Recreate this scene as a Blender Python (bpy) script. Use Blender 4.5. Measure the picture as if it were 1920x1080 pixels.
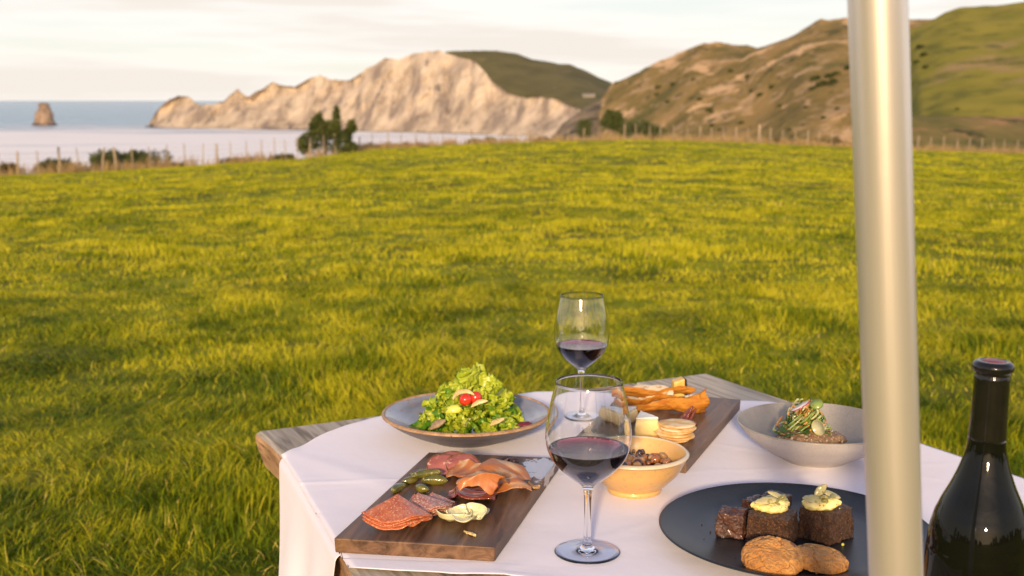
import bpy, bmesh, math, random
import numpy as np
from mathutils import Vector, Matrix, noise as mn
random.seed(7); rng = np.random.default_rng(7)
S = bpy.context.scene
for o in list(bpy.data.objects): bpy.data.objects.remove(o)
COL = S.collection

# ------------------------------------------------------------------ camera
CAM_H = 1.33; F = 2200.0; TH = math.atan(352 / F)
cd = bpy.data.cameras.new("camera"); cam = bpy.data.objects.new("camera", cd); COL.objects.link(cam)
cam.location = (0, 0, CAM_H); cam.rotation_euler = (math.pi / 2 - TH, 0, 0)
cd.sensor_width = 36; cd.lens = 36 * F / 1920
cd.clip_start = .05; cd.clip_end = 200000
cd.dof.use_dof = True; cd.dof.focus_distance = 1.56; cd.dof.aperture_fstop = 7.6
S.camera = cam

# ------------------------------------------------------------------ sky and sun
SUN_AZ, SUN_EL = math.radians(188), math.radians(16)      # clockwise from +Y
sund = Vector((math.sin(SUN_AZ) * math.cos(SUN_EL), math.cos(SUN_AZ) * math.cos(SUN_EL), math.sin(SUN_EL)))
sl = bpy.data.lights.new("sun", 'SUN'); sl.energy = 5; sl.angle = math.radians(4); sl.color = (1, .73, .43)
sl.cycles.is_caustics_light = True
so = bpy.data.objects.new("sun", sl); COL.objects.link(so)
so.rotation_euler = (-sund).to_track_quat('-Z', 'Y').to_euler(); so.location = (-3, -8, 4)
W_ = bpy.data.worlds.new("World"); S.world = W_; W_.use_nodes = True
nt = W_.node_tree; N = nt.nodes; L = nt.links; N.clear()
def nn(nt, t, **k):
    n = nt.nodes.new(t)
    for a, b in k.items(): setattr(n, a, b)
    return n
out = nn(nt, 'ShaderNodeOutputWorld'); bg = nn(nt, 'ShaderNodeBackground'); L.new(bg.outputs[0], out.inputs[0])
bg.inputs[1].default_value = .1
sky = nn(nt, 'ShaderNodeTexSky', sky_type='NISHITA'); sky.sun_disc = False
sky.sun_elevation = SUN_EL; sky.sun_rotation = SUN_AZ; sky.dust_density = .6; sky.ozone_density = 2
tc = nn(nt, 'ShaderNodeTexCoord')
mp = nn(nt, 'ShaderNodeMapping'); mp.inputs['Scale'].default_value = (1.6, 1.6, 17); L.new(tc.outputs['Generated'], mp.inputs[0])
no = nn(nt, 'ShaderNodeTexNoise'); no.inputs['Scale'].default_value = 1.9; no.inputs['Detail'].default_value = 6; no.inputs['Roughness'].default_value = .52
L.new(mp.outputs[0], no.inputs[0])
cr = nn(nt, 'ShaderNodeValToRGB'); cr.color_ramp.elements[0].position = .36; cr.color_ramp.elements[1].position = .60
cr.color_ramp.elements[0].color = (.6, .6, .6, 1); cr.color_ramp.elements[1].color = (1, 1, 1, 1)
L.new(no.outputs[0], cr.inputs[0])
# cloud sheet: cream, dimmer and greyer where thick, warm round the low sun
cr2 = nn(nt, 'ShaderNodeValToRGB'); e = cr2.color_ramp.elements
e[0].position = .47; e[0].color = (10.6, 10.0, 9.5, 1); e[1].position = .60; e[1].color = (8.8, 8.05, 7.3, 1)
L.new(no.outputs[0], cr2.inputs[0])
dot = nn(nt, 'ShaderNodeVectorMath', operation='DOT_PRODUCT'); dot.inputs[1].default_value = sund
L.new(tc.outputs['Generated'], dot.inputs[0])
mr = nn(nt, 'ShaderNodeMapRange'); mr.inputs[1].default_value = .70; mr.inputs[2].default_value = 1
mr.inputs[3].default_value = 0; mr.inputs[4].default_value = 1; L.new(dot.outputs['Value'], mr.inputs[0])
pw = nn(nt, 'ShaderNodeMath', operation='POWER'); pw.inputs[1].default_value = 2.2; L.new(mr.outputs[0], pw.inputs[0])
gl = nn(nt, 'ShaderNodeMix', data_type='RGBA'); gl.inputs[7].default_value = (44, 30, 18, 1)
L.new(pw.outputs[0], gl.inputs[0]); L.new(cr2.outputs[0], gl.inputs[6])
# clouds thin out to clear sky overhead
sp = nn(nt, 'ShaderNodeSeparateXYZ'); L.new(tc.outputs['Generated'], sp.inputs[0])
mz = nn(nt, 'ShaderNodeMapRange'); mz.inputs[1].default_value = .2; mz.inputs[2].default_value = .75; mz.inputs[3].default_value = 1; mz.inputs[4].default_value = .25
L.new(sp.outputs[2], mz.inputs[0])
mm = nn(nt, 'ShaderNodeMath', operation='MULTIPLY'); L.new(mz.outputs[0], mm.inputs[0]); L.new(cr.outputs[0], mm.inputs[1])
hz = nn(nt, 'ShaderNodeMapRange', interpolation_type='SMOOTHSTEP'); hz.inputs[1].default_value = .10; hz.inputs[2].default_value = .45; L.new(sp.outputs[2], hz.inputs[0])
hm = nn(nt, 'ShaderNodeMix', data_type='RGBA', blend_type='MULTIPLY'); L.new(hz.outputs[0], hm.inputs[0]); L.new(gl.outputs[2], hm.inputs[6]); hm.inputs[7].default_value = (1.0, 1.10, 1.52, 1)
mx = nn(nt, 'ShaderNodeMix', data_type='RGBA'); L.new(mm.outputs[0], mx.inputs[0]); L.new(sky.outputs[0], mx.inputs[6]); L.new(hm.outputs[2], mx.inputs[7])
L.new(mx.outputs[2], bg.inputs[0])
S.view_settings.view_transform = 'Standard'; S.view_settings.look = 'None'; S.view_settings.gamma = 1
S.view_settings.exposure = .1; S.view_settings.use_curve_mapping = False
S.render.engine = 'CYCLES'; S.cycles.use_denoising = True; S.cycles.max_bounces = 14; S.cycles.transmission_bounces = 12
S.cycles.transparent_max_bounces = 12; S.cycles.sample_clamp_indirect = 30; S.cycles.use_adaptive_sampling = False
S.render.film_transparent = False

# ------------------------------------------------------------------ geometry helpers
def ray(px, py):
    x = (px - 960) / F; y = -(py - 540) / F
    return Vector((x, math.cos(TH) + y * math.sin(TH), -math.sin(TH) + y * math.cos(TH)))
TOP = .75
def W(px, py, h=0.0):                       # a point on the horizontal plane h above the table top
    d = ray(px, py); t = (TOP + h - CAM_H) / d.z
    return Vector((t * d.x, t * d.y, TOP + h))
def RY(px, py, Y):                          # a point at ground distance Y
    d = ray(px, py); t = Y / d.y
    return Vector((t * d.x, Y, CAM_H + t * d.z))
def prof(Yc, pts):                          # silhouette heights and half widths of a turned body standing at distance Yc
    r = []
    for py, hw in pts:
        d = ray(960, py); t = Yc / d.y
        r.append((hw * t / F, CAM_H + t * d.z - TOP))
    return r
def mesh(name, vs, fs, mat=None, parent=None, smooth=True, loc=None, rz=0):
    me = bpy.data.meshes.new(name); me.from_pydata([tuple(v) for v in vs], [], fs); me.validate(); me.update()
    if smooth: me.polygons.foreach_set('use_smooth', [True] * len(me.polygons))
    o = bpy.data.objects.new(name, me); COL.objects.link(o)
    if mat: me.materials.append(mat)
    if parent is not None: o.parent = parent
    if loc is not None: o.location = loc
    o.rotation_euler.z = rz
    return o
def bobj(name, bm, mat=None, parent=None, smooth=True, loc=None, rz=0, bevel=0, seg=2):
    bmesh.ops.recalc_face_normals(bm, faces=bm.faces)
    me = bpy.data.meshes.new(name); bm.to_mesh(me); bm.free()
    if smooth: me.polygons.foreach_set('use_smooth', [True] * len(me.polygons))
    o = bpy.data.objects.new(name, me); COL.objects.link(o)
    if mat: me.materials.append(mat)
    if parent is not None: o.parent = parent
    if loc is not None: o.location = loc
    o.rotation_euler.z = rz
    if bevel:
        m = o.modifiers.new('bevel', 'BEVEL'); m.width = bevel; m.segments = seg; m.limit_method = 'ANGLE'; m.angle_limit = .6
        m.harden_normals = False
    return o
def tag(o, label=None, cat=None, group=None, kind=None):
    if label: o['label'] = label
    if cat: o['category'] = cat
    if group: o['group'] = group
    if kind: o['kind'] = kind
    return o
def empty(name, loc, label, cat, group=None, rz=0):
    o = bpy.data.objects.new(name, None); COL.objects.link(o); o.location = loc; o.rotation_euler.z = rz
    o.empty_display_size = .05
    return tag(o, label, cat, group)
def lathe(pr, seg=96, wob=0, seed=0, closed=False):
    vs = []; fs = []; n = len(pr)
    for j, (r, z) in enumerate(pr):
        for i in range(seg):
            a = 2 * math.pi * i / seg
            k = 1 + wob * mn.noise(Vector((math.cos(a) * 1.3 + seed, math.sin(a) * 1.3, z * 20)))
            vs.append((r * k * math.cos(a), r * k * math.sin(a), z))
    m = n if closed else n - 1
    for j in range(m):
        for i in range(seg):
            a = j * seg + i; b = j * seg + (i + 1) % seg; c = ((j + 1) % n) * seg + (i + 1) % seg; d = ((j + 1) % n) * seg + i
            fs.append((a, b, c, d))
    if not closed:
        if pr[0][0] > 1e-6: fs.append(tuple(range(seg))[::-1])
        if pr[-1][0] > 1e-6: fs.append(tuple((n - 1) * seg + i for i in range(seg)))
    return vs, fs
def smooth_prof(p, n=6):
    q = [p[0]]
    for i in range(len(p) - 1):
        p0 = p[max(i - 1, 0)]; p1 = p[i]; p2 = p[i + 1]; p3 = p[min(i + 2, len(p) - 1)]
        for k in range(1, n + 1):
            t = k / n
            q.append(tuple(.5 * ((2 * p1[c]) + (-p0[c] + p2[c]) * t + (2 * p0[c] - 5 * p1[c] + 4 * p2[c] - p3[c]) * t * t + (-p0[c] + 3 * p1[c] - 3 * p2[c] + p3[c]) * t ** 3) for c in (0, 1)))
    return q
def interp(tab, x):
    if x <= tab[0][0]: return tab[0][1:]
    for a, b in zip(tab, tab[1:]):
        if x <= b[0]:
            t = (x - a[0]) / (b[0] - a[0])
            return tuple(a[i] + (b[i] - a[i]) * t for i in range(1, len(a)))
    return tab[-1][1:]
def fbm(p, o=4):
    v = 0; a = 1; 
    for k in range(o):
        v += a * mn.noise(p); p = p * 2.03 + Vector((3.1, 1.7, 5.3)); a *= .5
    return v
def grid(fn, nu, nv, wrap=False):
    vs = [fn(i / (nu - 1), j / (nv - 1)) for j in range(nv) for i in range(nu)]
    fs = [(j * nu + i, j * nu + i + 1, (j + 1) * nu + i + 1, (j + 1) * nu + i) for j in range(nv - 1) for i in range(nu - 1)]
    return vs, fs
def solid(o, t, off=-1):
    m = o.modifiers.new('solid', 'SOLIDIFY'); m.thickness = t; m.offset = off; return o
def subd(o, n=1):
    m = o.modifiers.new('sub', 'SUBSURF'); m.levels = n; m.render_levels = n; return o
def blob(r, sub=3, amp=.15, fr=3, seed=0, sc=(1, 1, 1), oct=3):
    bm = bmesh.new(); bmesh.ops.create_icosphere(bm, subdivisions=sub, radius=1)
    for v in bm.verts:
        n = fbm(v.co * fr + Vector((seed * 7.3, seed * 1.9, 0)), oct)
        v.co = Vector((v.co.x * sc[0], v.co.y * sc[1], v.co.z * sc[2])) * r * (1 + amp * n)
    return bm
def add_bm(dst, src, M):
    vm = [dst.verts.new(M @ v.co) for v in src.verts]
    src.verts.index_update()
    for f in src.faces:
        try: dst.faces.new([vm[v.index] for v in f.verts])
        except ValueError: pass
    src.free()
def tube_pts(pts, r, seg=8, taper=None):
    vs = []; fs = []; n = len(pts)
    up = Vector((.13, .21, 1)).normalized()
    for k, p in enumerate(pts):
        p = Vector(p); d = (Vector(pts[min(k + 1, n - 1)]) - Vector(pts[max(k - 1, 0)])).normalized()
        a = d.cross(up)
        if a.length < .05: a = d.cross(Vector((1, 0, 0)))
        a.normalize(); b = d.cross(a)
        rr = r if taper is None else r * taper(k / (n - 1))
        for i in range(seg):
            t = 2 * math.pi * i / seg; vs.append(p + (a * math.cos(t) + b * math.sin(t)) * rr)
    for k in range(n - 1):
        for i in range(seg): fs.append((k * seg + i, k * seg + (i + 1) % seg, (k + 1) * seg + (i + 1) % seg, (k + 1) * seg + i))
    fs.append(tuple(range(seg))[::-1]); fs.append(tuple((n - 1) * seg + i for i in range(seg)))
    return vs, fs
class MB:                                   # collects pieces that make up ONE part
    def __init__(s): s.v = []; s.f = []
    def add(s, vf, M=None):
        b = len(s.v); s.v += [M @ Vector(v) if M is not None else Vector(v) for v in vf[0]]; s.f += [tuple(b + i for i in f) for f in vf[1]]
    def build(s, name, mat, parent=None, smooth=True, **k): return mesh(name, s.v, s.f, mat, parent, smooth, **k)

# ------------------------------------------------------------------ material helpers
def newmat(name):
    m = bpy.data.materials.new(name); m.use_nodes = True; t = m.node_tree
    return m, t, t.nodes['Principled BSDF'], t.nodes['Material Output']
def mat(name, c1, c2=None, scale=20, rough=.6, bump=0, bscale=None, detail=6, spec=.5, metal=0, coat=0, sss=0, sssc=None, stretch=None,
        lo=.35, hi=.65, trans=0, c3=None, c3s=None, c3p=(.6, .66), bdist=.002, rv=0, tw=0):
    m, t, P, O = newmat(name); l = t.links
    tcn = nn(t, 'ShaderNodeTexCoord'); co = tcn.outputs['Object']
    if stretch:
        mpn = nn(t, 'ShaderNodeMapping'); mpn.inputs['Scale'].default_value = stretch; l.new(co, mpn.inputs[0]); co2 = mpn.outputs[0]
    else: co2 = co
    col = None
    if c2:
        nz = nn(t, 'ShaderNodeTexNoise'); nz.inputs['Scale'].default_value = scale; nz.inputs['Detail'].default_value = detail; l.new(co2, nz.inputs[0])
        r = nn(t, 'ShaderNodeValToRGB'); r.color_ramp.elements[0].position = lo; r.color_ramp.elements[1].position = hi
        r.color_ramp.elements[0].color = (*c1, 1); r.color_ramp.elements[1].color = (*c2, 1); l.new(nz.outputs[0], r.inputs[0]); col = r.outputs[0]
        if c3:
            n3 = nn(t, 'ShaderNodeTexNoise'); n3.inputs['Scale'].default_value = c3s or scale * 3; n3.inputs['Detail'].default_value = 3; l.new(co2, n3.inputs[0])
            r3 = nn(t, 'ShaderNodeValToRGB'); r3.color_ramp.elements[0].position = c3p[0]; r3.color_ramp.elements[1].position = c3p[1]
            l.new(n3.outputs[0], r3.inputs[0])
            mxn = nn(t, 'ShaderNodeMix', data_type='RGBA'); l.new(r3.outputs[0], mxn.inputs[0]); l.new(col, mxn.inputs[6]); mxn.inputs[7].default_value = (*c3, 1); col = mxn.outputs[2]
        l.new(col, P.inputs['Base Color'])
        if rv:
            mrn = nn(t, 'ShaderNodeMapRange'); mrn.inputs[3].default_value = rough - rv; mrn.inputs[4].default_value = rough + rv; l.new(nz.outputs[0], mrn.inputs[0]); l.new(mrn.outputs[0], P.inputs['Roughness'])
    else: P.inputs['Base Color'].default_value = (*c1, 1)
    if not rv: P.inputs['Roughness'].default_value = rough
    P.inputs['Specular IOR Level'].default_value = spec; P.inputs['Metallic'].default_value = metal
    P.inputs['Coat Weight'].default_value = coat; P.inputs['Coat Roughness'].default_value = .08
    P.inputs['Transmission Weight'].default_value = trans
    if sss:
        P.inputs['Subsurface Weight'].default_value = sss; P.inputs['Subsurface Radius'].default_value = sssc or (.01, .004, .002); P.inputs['Subsurface Scale'].default_value = 1
    if bump:
        nb = nn(t, 'ShaderNodeTexNoise'); nb.inputs['Scale'].default_value = bscale or scale * 2; nb.inputs['Detail'].default_value = 6; nb.inputs['Roughness'].default_value = .6; l.new(co2, nb.inputs[0])
        b = nn(t, 'ShaderNodeBump'); b.inputs['Strength'].default_value = bump; b.inputs['Distance'].default_value = bdist; l.new(nb.outputs[0], b.inputs['Height']); l.new(b.outputs[0], P.inputs['Normal'])
    if tw:                                  # thin leaf or slice: light passes through
        tr = nn(t, 'ShaderNodeBsdfTranslucent'); ms = nn(t, 'ShaderNodeMixShader'); ms.inputs[0].default_value = tw
        if col: l.new(col, tr.inputs[0])
        else: tr.inputs[0].default_value = (*c1, 1)
        l.new(P.outputs[0], ms.inputs[1]); l.new(tr.outputs[0], ms.inputs[2]); l.new(ms.outputs[0], O.inputs[0])
    return m

# numpy value noise
def vnoise(x, y, seed=0):
    xi = np.floor(x).astype(np.int64); yi = np.floor(y).astype(np.int64); fx = x - xi; fy = y - yi
    fx = fx * fx * (3 - 2 * fx); fy = fy * fy * (3 - 2 * fy)
    def h(a, b):
        n = (a * 374761393 + b * 668265263 + seed * 1442695041) & 0x7fffffff
        n = ((n ^ (n >> 13)) * 1274126177) & 0x7fffffff
        return ((n ^ (n >> 16)) & 0xffff) / 65535.0
    return (h(xi, yi) * (1 - fx) + h(xi + 1, yi) * fx) * (1 - fy) + (h(xi, yi + 1) * (1 - fx) + h(xi + 1, yi + 1) * fx) * fy
def vfbm(x, y, o=4, seed=0):
    v = 0; a = .5
    for k in range(o): v = v + a * vnoise(x * 2 ** k, y * 2 ** k, seed + k); a *= .5
    return v

# ================================================================== LAND
SEA = -38.67
CREST = [(-1500, 360, 50), (-300, 345, 50), (0, 331, 54), (200, 322, 57), (400, 309, 60), (560, 299, 64), (700, 280, 72), (850, 272, 78), (1000, 266, 82), (1200, 262, 84),
         (1400, 268, 84), (1600, 277, 84), (1750, 284, 86), (1920, 289, 90), (2300, 300, 95), (3500, 320, 95)]
def crest(ax):                              # ax = x / y
    px = 960 + ax * F * math.cos(TH)
    y, r = interp(CREST, px); d = ray(px, y)
    return r, CAM_H + r * d.z / d.y
_ax = np.linspace(-2, 2, 801); _cr = np.array([crest(a) for a in _ax])
def ground_z(x, y):
    x = np.asarray(x, float); y = np.asarray(y, float)
    yy = np.maximum(y, .5); a = np.clip(x / yy, -2, 2)
    R = np.interp(a, _ax, _cr[:, 0]); Z = np.interp(a, _ax, _cr[:, 1])
    t = np.clip(y / R, 0, 1)
    z = Z * t ** 1.45
    z = z + (vfbm(x * .35, y * .35, 3, 5) - .44) * .22 * np.clip(y / 8, 0, 1) * np.clip((1.05 - t) * 4, .25, 1)
    over = np.clip(y / R - 1.0, 0, None)
    z = z - over * over * 90 - over * 6
    return np.maximum(z, SEA - 4)
def gz(x, y): return float(ground_z(np.array([x]), np.array([y]))[0])

m_soil = mat('ground_turf', (.12, .135, .005), (.24, .245, .009), scale=1.4, rough=.95, spec=.1, bump=.6, bscale=9, bdist=.05, c3=(.10, .10, .006), c3s=.6, c3p=(.52, .66))
ys = np.concatenate([np.linspace(-14, 2, 12), np.geomspace(2.2, 92, 210), np.linspace(93, 170, 40)])
aa = np.concatenate([np.linspace(-2, -.6, 12)[:-1], np.linspace(-.6, .62, 190), np.linspace(.62, 2, 12)[1:]])
vs = []; 
for y in ys:
    xx = aa * max(abs(y), 4.0 if y > 0 else 8.0) if y > 0 else aa * 12
    zz = ground_z(xx, np.full_like(xx, y)) if y > 0 else np.zeros_like(xx)
    vs += [(float(a), float(y), float(b)) for a, b in zip(xx, zz)]
n = len(aa); fs = [(j * n + i, j * n + i + 1, (j + 1) * n + i + 1, (j + 1) * n + i) for j in range(len(ys) - 1) for i in range(n - 1)]
tag(mesh('field', vs, fs, m_soil), 'green grassy clifftop field falling away to the fence', None, None, 'structure')
# land behind the camera, out to a low rise
vs, fs = [], []
rb = [14, 40, 90, 160, 260, 420]; zb = [0, -.3, .2, 2, 5, 3]
for r, z in zip(rb, zb):
    for i in range(49):
        a = math.pi * i / 48; vs.append((math.cos(a) * r * 1.6, -r * math.sin(a) - (0 if r > 14 else 0), z + (3 * mn.noise(Vector((math.cos(a) * 3, math.sin(a) * 3, r * .01))) if r > 50 else 0) - .01))
for j in range(5):
    for i in range(48): fs.append((j * 49 + i, j * 49 + i + 1, (j + 1) * 49 + i + 1, (j + 1) * 49 + i))
tag(mesh('paddock', vs, fs, m_soil), None, None, None, 'structure')

# sea
m, t, P, O = newmat('sea_water'); P.inputs['Base Color'].default_value = (.08, .17, .24, 1); P.inputs['Roughness'].default_value = .2
P.inputs['IOR'].default_value = 1.33
tcn = nn(t, 'ShaderNodeTexCoord'); mpn = nn(t, 'ShaderNodeMapping'); mpn.inputs['Scale'].default_value = (.010, .028, .02); t.links.new(tcn.outputs['Object'], mpn.inputs[0])
nz = nn(t, 'ShaderNodeTexNoise'); nz.inputs['Scale'].default_value = 3; nz.inputs['Detail'].default_value = 8; nz.inputs['Roughness'].default_value = .7; t.links.new(mpn.outputs[0], nz.inputs[0])
sx_ = nn(t, 'ShaderNodeSeparateXYZ'); t.links.new(tcn.outputs['Object'], sx_.inputs[0]); rg = nn(t, 'ShaderNodeMapRange', interpolation_type='SMOOTHSTEP'); rg.inputs[1].default_value = 1300; rg.inputs[2].default_value = 2600; rg.inputs[3].default_value = .30; rg.inputs[4].default_value = 1; t.links.new(sx_.outputs[1], rg.inputs[0])
b = nn(t, 'ShaderNodeBump'); b.inputs['Distance'].default_value = 3; t.links.new(rg.outputs[0], b.inputs['Strength']); t.links.new(nz.outputs[0], b.inputs['Height']); t.links.new(b.outputs[0], P.inputs['Normal'])
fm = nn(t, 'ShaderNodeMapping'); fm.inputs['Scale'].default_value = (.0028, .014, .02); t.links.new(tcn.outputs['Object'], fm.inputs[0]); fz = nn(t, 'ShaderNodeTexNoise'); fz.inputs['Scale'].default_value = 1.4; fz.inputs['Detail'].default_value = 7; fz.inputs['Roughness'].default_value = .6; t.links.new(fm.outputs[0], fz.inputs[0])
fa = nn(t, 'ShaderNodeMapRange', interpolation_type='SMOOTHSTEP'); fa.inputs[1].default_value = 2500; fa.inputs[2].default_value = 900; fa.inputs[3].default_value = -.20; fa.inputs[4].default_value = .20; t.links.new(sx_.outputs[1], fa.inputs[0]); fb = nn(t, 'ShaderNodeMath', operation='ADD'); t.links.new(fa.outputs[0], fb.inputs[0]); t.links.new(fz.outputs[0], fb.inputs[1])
fc = nn(t, 'ShaderNodeMapRange', interpolation_type='SMOOTHSTEP'); fc.inputs[1].default_value = .41; fc.inputs[2].default_value = .60; t.links.new(fb.outputs[0], fc.inputs[0]); fx = nn(t, 'ShaderNodeMix', data_type='RGBA'); fx.inputs[6].default_value = (.05, .16, .25, 1); fx.inputs[7].default_value = (.82, .78, .75, 1); t.links.new(fc.outputs[0], fx.inputs[0]); t.links.new(fx.outputs[2], P.inputs['Base Color'])  # pale inshore patches: surf foam, and sky reflection painted into the water colour
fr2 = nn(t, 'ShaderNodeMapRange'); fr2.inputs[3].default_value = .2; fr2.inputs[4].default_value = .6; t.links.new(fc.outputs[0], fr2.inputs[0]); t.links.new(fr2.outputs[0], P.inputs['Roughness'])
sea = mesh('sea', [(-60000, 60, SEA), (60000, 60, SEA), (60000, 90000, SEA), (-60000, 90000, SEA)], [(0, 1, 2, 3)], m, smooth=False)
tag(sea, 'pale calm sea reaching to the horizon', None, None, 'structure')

def land(name, sky, base, nc, nr, m, back=200, amp=10, fr=.02, gul=0, prof_=1.0, fall=.6, seed=0):
    """sky: (px, py, dist) of the ridge line; base: (px, dist, z) of the foot."""
    x0, x1 = sky[0][0], sky[-1][0]; vs = []
    nb = 8
    for i in range(nc):
        px = x0 + (x1 - x0) * i / (nc - 1)
        py, dr = interp(sky, px); bd, bz = interp(base, px)
        top = RY(px, py, dr); bx = RY(px, 188, bd); bot = Vector((bx.x, bd, bz))
        H = top.z - bz
        for j in range(nr + nb):
            if j < nr:
                t = j / (nr - 1); p = bot.lerp(top, t); p.z = bz + H * t ** prof_
                env = math.sin(math.pi * min(1, t * 1.0)) ** .7 if t < 1 else 0
                q = Vector((p.x * fr, p.y * fr, p.z * fr * .5)) + Vector((seed, 0, 0))
                d = fbm(q, 5) * amp
                if gul:
                    g = 1 - abs(mn.noise(Vector((p.x * fr * 1.1 + .35 * mn.noise(q * 2), seed, p.z * fr * .22)))) * 2
                    g2 = 1 - abs(mn.noise(Vector((p.x * fr * 3.1 + .3 * mn.noise(q * 3), seed + 4, p.z * fr * .5)))) * 2
                    g3 = 1 - abs(mn.noise(Vector((p.x * fr * 7.3 + .5 * mn.noise(q * 5), seed + 8, p.z * fr * .8)))) * 2
                    d += (g + .5 * g2 + .16 * g3) * gul
                p.y += d * env * 1.2; p.z += d * env * .25; 
                if t > .97: p.z += fbm(Vector((p.x * fr * 6, 3, seed)), 3) * amp * .08
            else:
                t = (j - nr + 1) / nb; p = top.copy(); p.y += back * t; p.z = top.z - (top.z - bz) * (t ** 1.6)
                p.x *= (top.y + back * t) / top.y
            vs.append(p)
    R = nr + nb
    fs = [(i * R + j, (i + 1) * R + j, (i + 1) * R + j + 1, i * R + j + 1) for i in range(nc - 1) for j in range(R - 1)]
    o = mesh(name, vs, fs, m); return o

def landmat(name, cols, scale, detail=8, bump=.5, bdist=2, patches=None, streak=None, rough=.95):
    m, t, P, O = newmat(name); l = t.links; P.inputs['Roughness'].default_value = rough; P.inputs['Specular IOR Level'].default_value = .1
    tcn = nn(t, 'ShaderNodeTexCoord')
    mpn = nn(t, 'ShaderNodeMapping'); l.new(tcn.outputs['Object'], mpn.inputs[0]); mpn.inputs['Scale'].default_value = streak or (1, 1, 1)
    nz = nn(t, 'ShaderNodeTexNoise'); nz.inputs['Scale'].default_value = scale; nz.inputs['Detail'].default_value = detail; nz.inputs['Roughness'].default_value = .6; l.new(mpn.outputs[0], nz.inputs[0])
    r = nn(t, 'ShaderNodeValToRGB'); el = r.color_ramp.elements
    while len(el) < len(cols): el.new(.5)
    for k, (p, c) in enumerate(cols): el[k].position = p; el[k].color = (*c, 1)
    l.new(nz.outputs[0], r.inputs[0]); col = r.outputs[0]
    for pc, ps, plo, phi, pst in patches or []:
        m2 = nn(t, 'ShaderNodeMapping'); l.new(tcn.outputs['Object'], m2.inputs[0]); m2.inputs['Scale'].default_value = pst; m2.inputs['Location'].default_value = (ps * 91, 3, 0)
        n2 = nn(t, 'ShaderNodeTexNoise'); n2.inputs['Scale'].default_value = ps; n2.inputs['Detail'].default_value = 6; n2.inputs['Roughness'].default_value = .62; l.new(m2.outputs[0], n2.inputs[0])
        r2 = nn(t, 'ShaderNodeMapRange'); r2.inputs[1].default_value = plo; r2.inputs[2].default_value = phi; l.new(n2.outputs[0], r2.inputs[0])
        mxn = nn(t, 'ShaderNodeMix', data_type='RGBA'); l.new(r2.outputs[0], mxn.inputs[0]); l.new(col, mxn.inputs[6]); mxn.inputs[7].default_value = (*pc, 1); col = mxn.outputs[2]
    l.new(col, P.inputs['Base Color'])
    b = nn(t, 'ShaderNodeBump'); b.inputs['Strength'].default_value = bump; b.inputs['Distance'].default_value = bdist; l.new(nz.outputs[0], b.inputs['Height']); l.new(b.outputs[0], P.inputs['Normal'])
    return m
m_cliff = landmat('cliff_clay', [(.36, (.22, .175, .14)), (.5, (.40, .325, .25)), (.64, (.50, .41, .32))], .026, bump=.8, bdist=5, streak=(1.6, 1.2, .28),
                  patches=[((.19, .155, .135), .022, .54, .66, (1.6, .5, .22)), ((.13, .11, .10), .06, .60, .68, (1, .5, .25))])
m_hilltop = landmat('headland_grass', [(.35, (.085, .080, .038)), (.6, (.125, .11, .05))], .02, patches=[((.2, .15, .09), .03, .6, .72, (1, 1, 1))])
m_hill = landmat('dry_hill_grass', [(.34, (.12, .095, .032)), (.5, (.225, .155, .050)), (.68, (.32, .205, .082))], .03, bump=.9, bdist=4,
                 patches=[((.55, .36, .19), .030, .54, .60, (1.2, .7, 1.8)), ((.10, .095, .028), .012, .50, .62, (1, 1, 1.4)), ((.34, .23, .12), .085, .54, .64, (1, .6, 2.0)), ((.075, .07, .025), .11, .58, .66, (1, .6, 1.6)), ((.05, .05, .025), .06, .66, .70, (1, .6, 1))])
m_green = landmat('paddock_grass', [(.35, (.15, .145, .022)), (.62, (.235, .20, .032))], .05, bump=.3, bdist=1, patches=[((.30, .20, .10), .016, .58, .68, (1, 1, 1.6)), ((.105, .105, .02), .10, .50, .68, (1, .8, 2)), ((.08, .085, .025), .03, .64, .7, (1, 1, 1))])
m_bank = landmat('bank_scrub', [(.35, (.10, .095, .028)), (.6, (.19, .14, .05))], .12, bump=.6, bdist=1, patches=[((.30, .17, .08), .1, .52, .62, (1, 1, 2.5)), ((.05, .055, .02), .16, .56, .64, (1, 1, 2))])
m_rock = landmat('reef_rock', [(.4, (.05, .045, .045)), (.6, (.11, .09, .08))], .1)
def dist_at(py): d = ray(960, py); return (SEA - CAM_H) * d.y / d.z

CL = [(278, 236, 1), (290, 215, 1), (300, 201, 1), (318, 186, 1), (335, 180, 1), (352, 181, 1), (362, 190, 1), (374, 197, 1), (400, 196, 1), (418, 190, 1), (434, 176, 1), (445, 167, 1), (454, 176, 1), (464, 181, 1),
      (490, 168, 1), (512, 154, 1), (525, 159, 1), (552, 163, 1), (575, 149, 1), (600, 141, 1), (620, 149, 1), (655, 151, 1), (690, 128, 1), (722, 108, 1), (747, 112, 1), (775, 101, 1), (800, 97, 1), (822, 94, 1),
      (850, 104, 1), (885, 113, 1), (900, 125, 1), (925, 155, 1), (950, 174, 1), (985, 183, 1), (1020, 182, 1), (1050, 190, 1), (1075, 200, 1), (1100, 212, 1), (1150, 232, 1), (1200, 240, 1)]
BASEY = [(270, 238), (440, 242), (560, 243), (850, 250), (1080, 258), (1200, 262)]
base = [(px, dist_at(interp(BASEY, px)[0]), SEA - 1) for px in range(270, 1210, 20)]
sky_ = [(a, b, interp(base, a)[0] + 20 + max(0, 250 - b) * .75) for a, b, _ in CL]
tag(land('headland_cliffs', sky_, base, 760, 80, m_cliff, back=260, amp=22, fr=.012, gul=17, prof_=.92, seed=2), 'long pale clay sea cliff headland with jagged ridge', None, None, 'structure')
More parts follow.
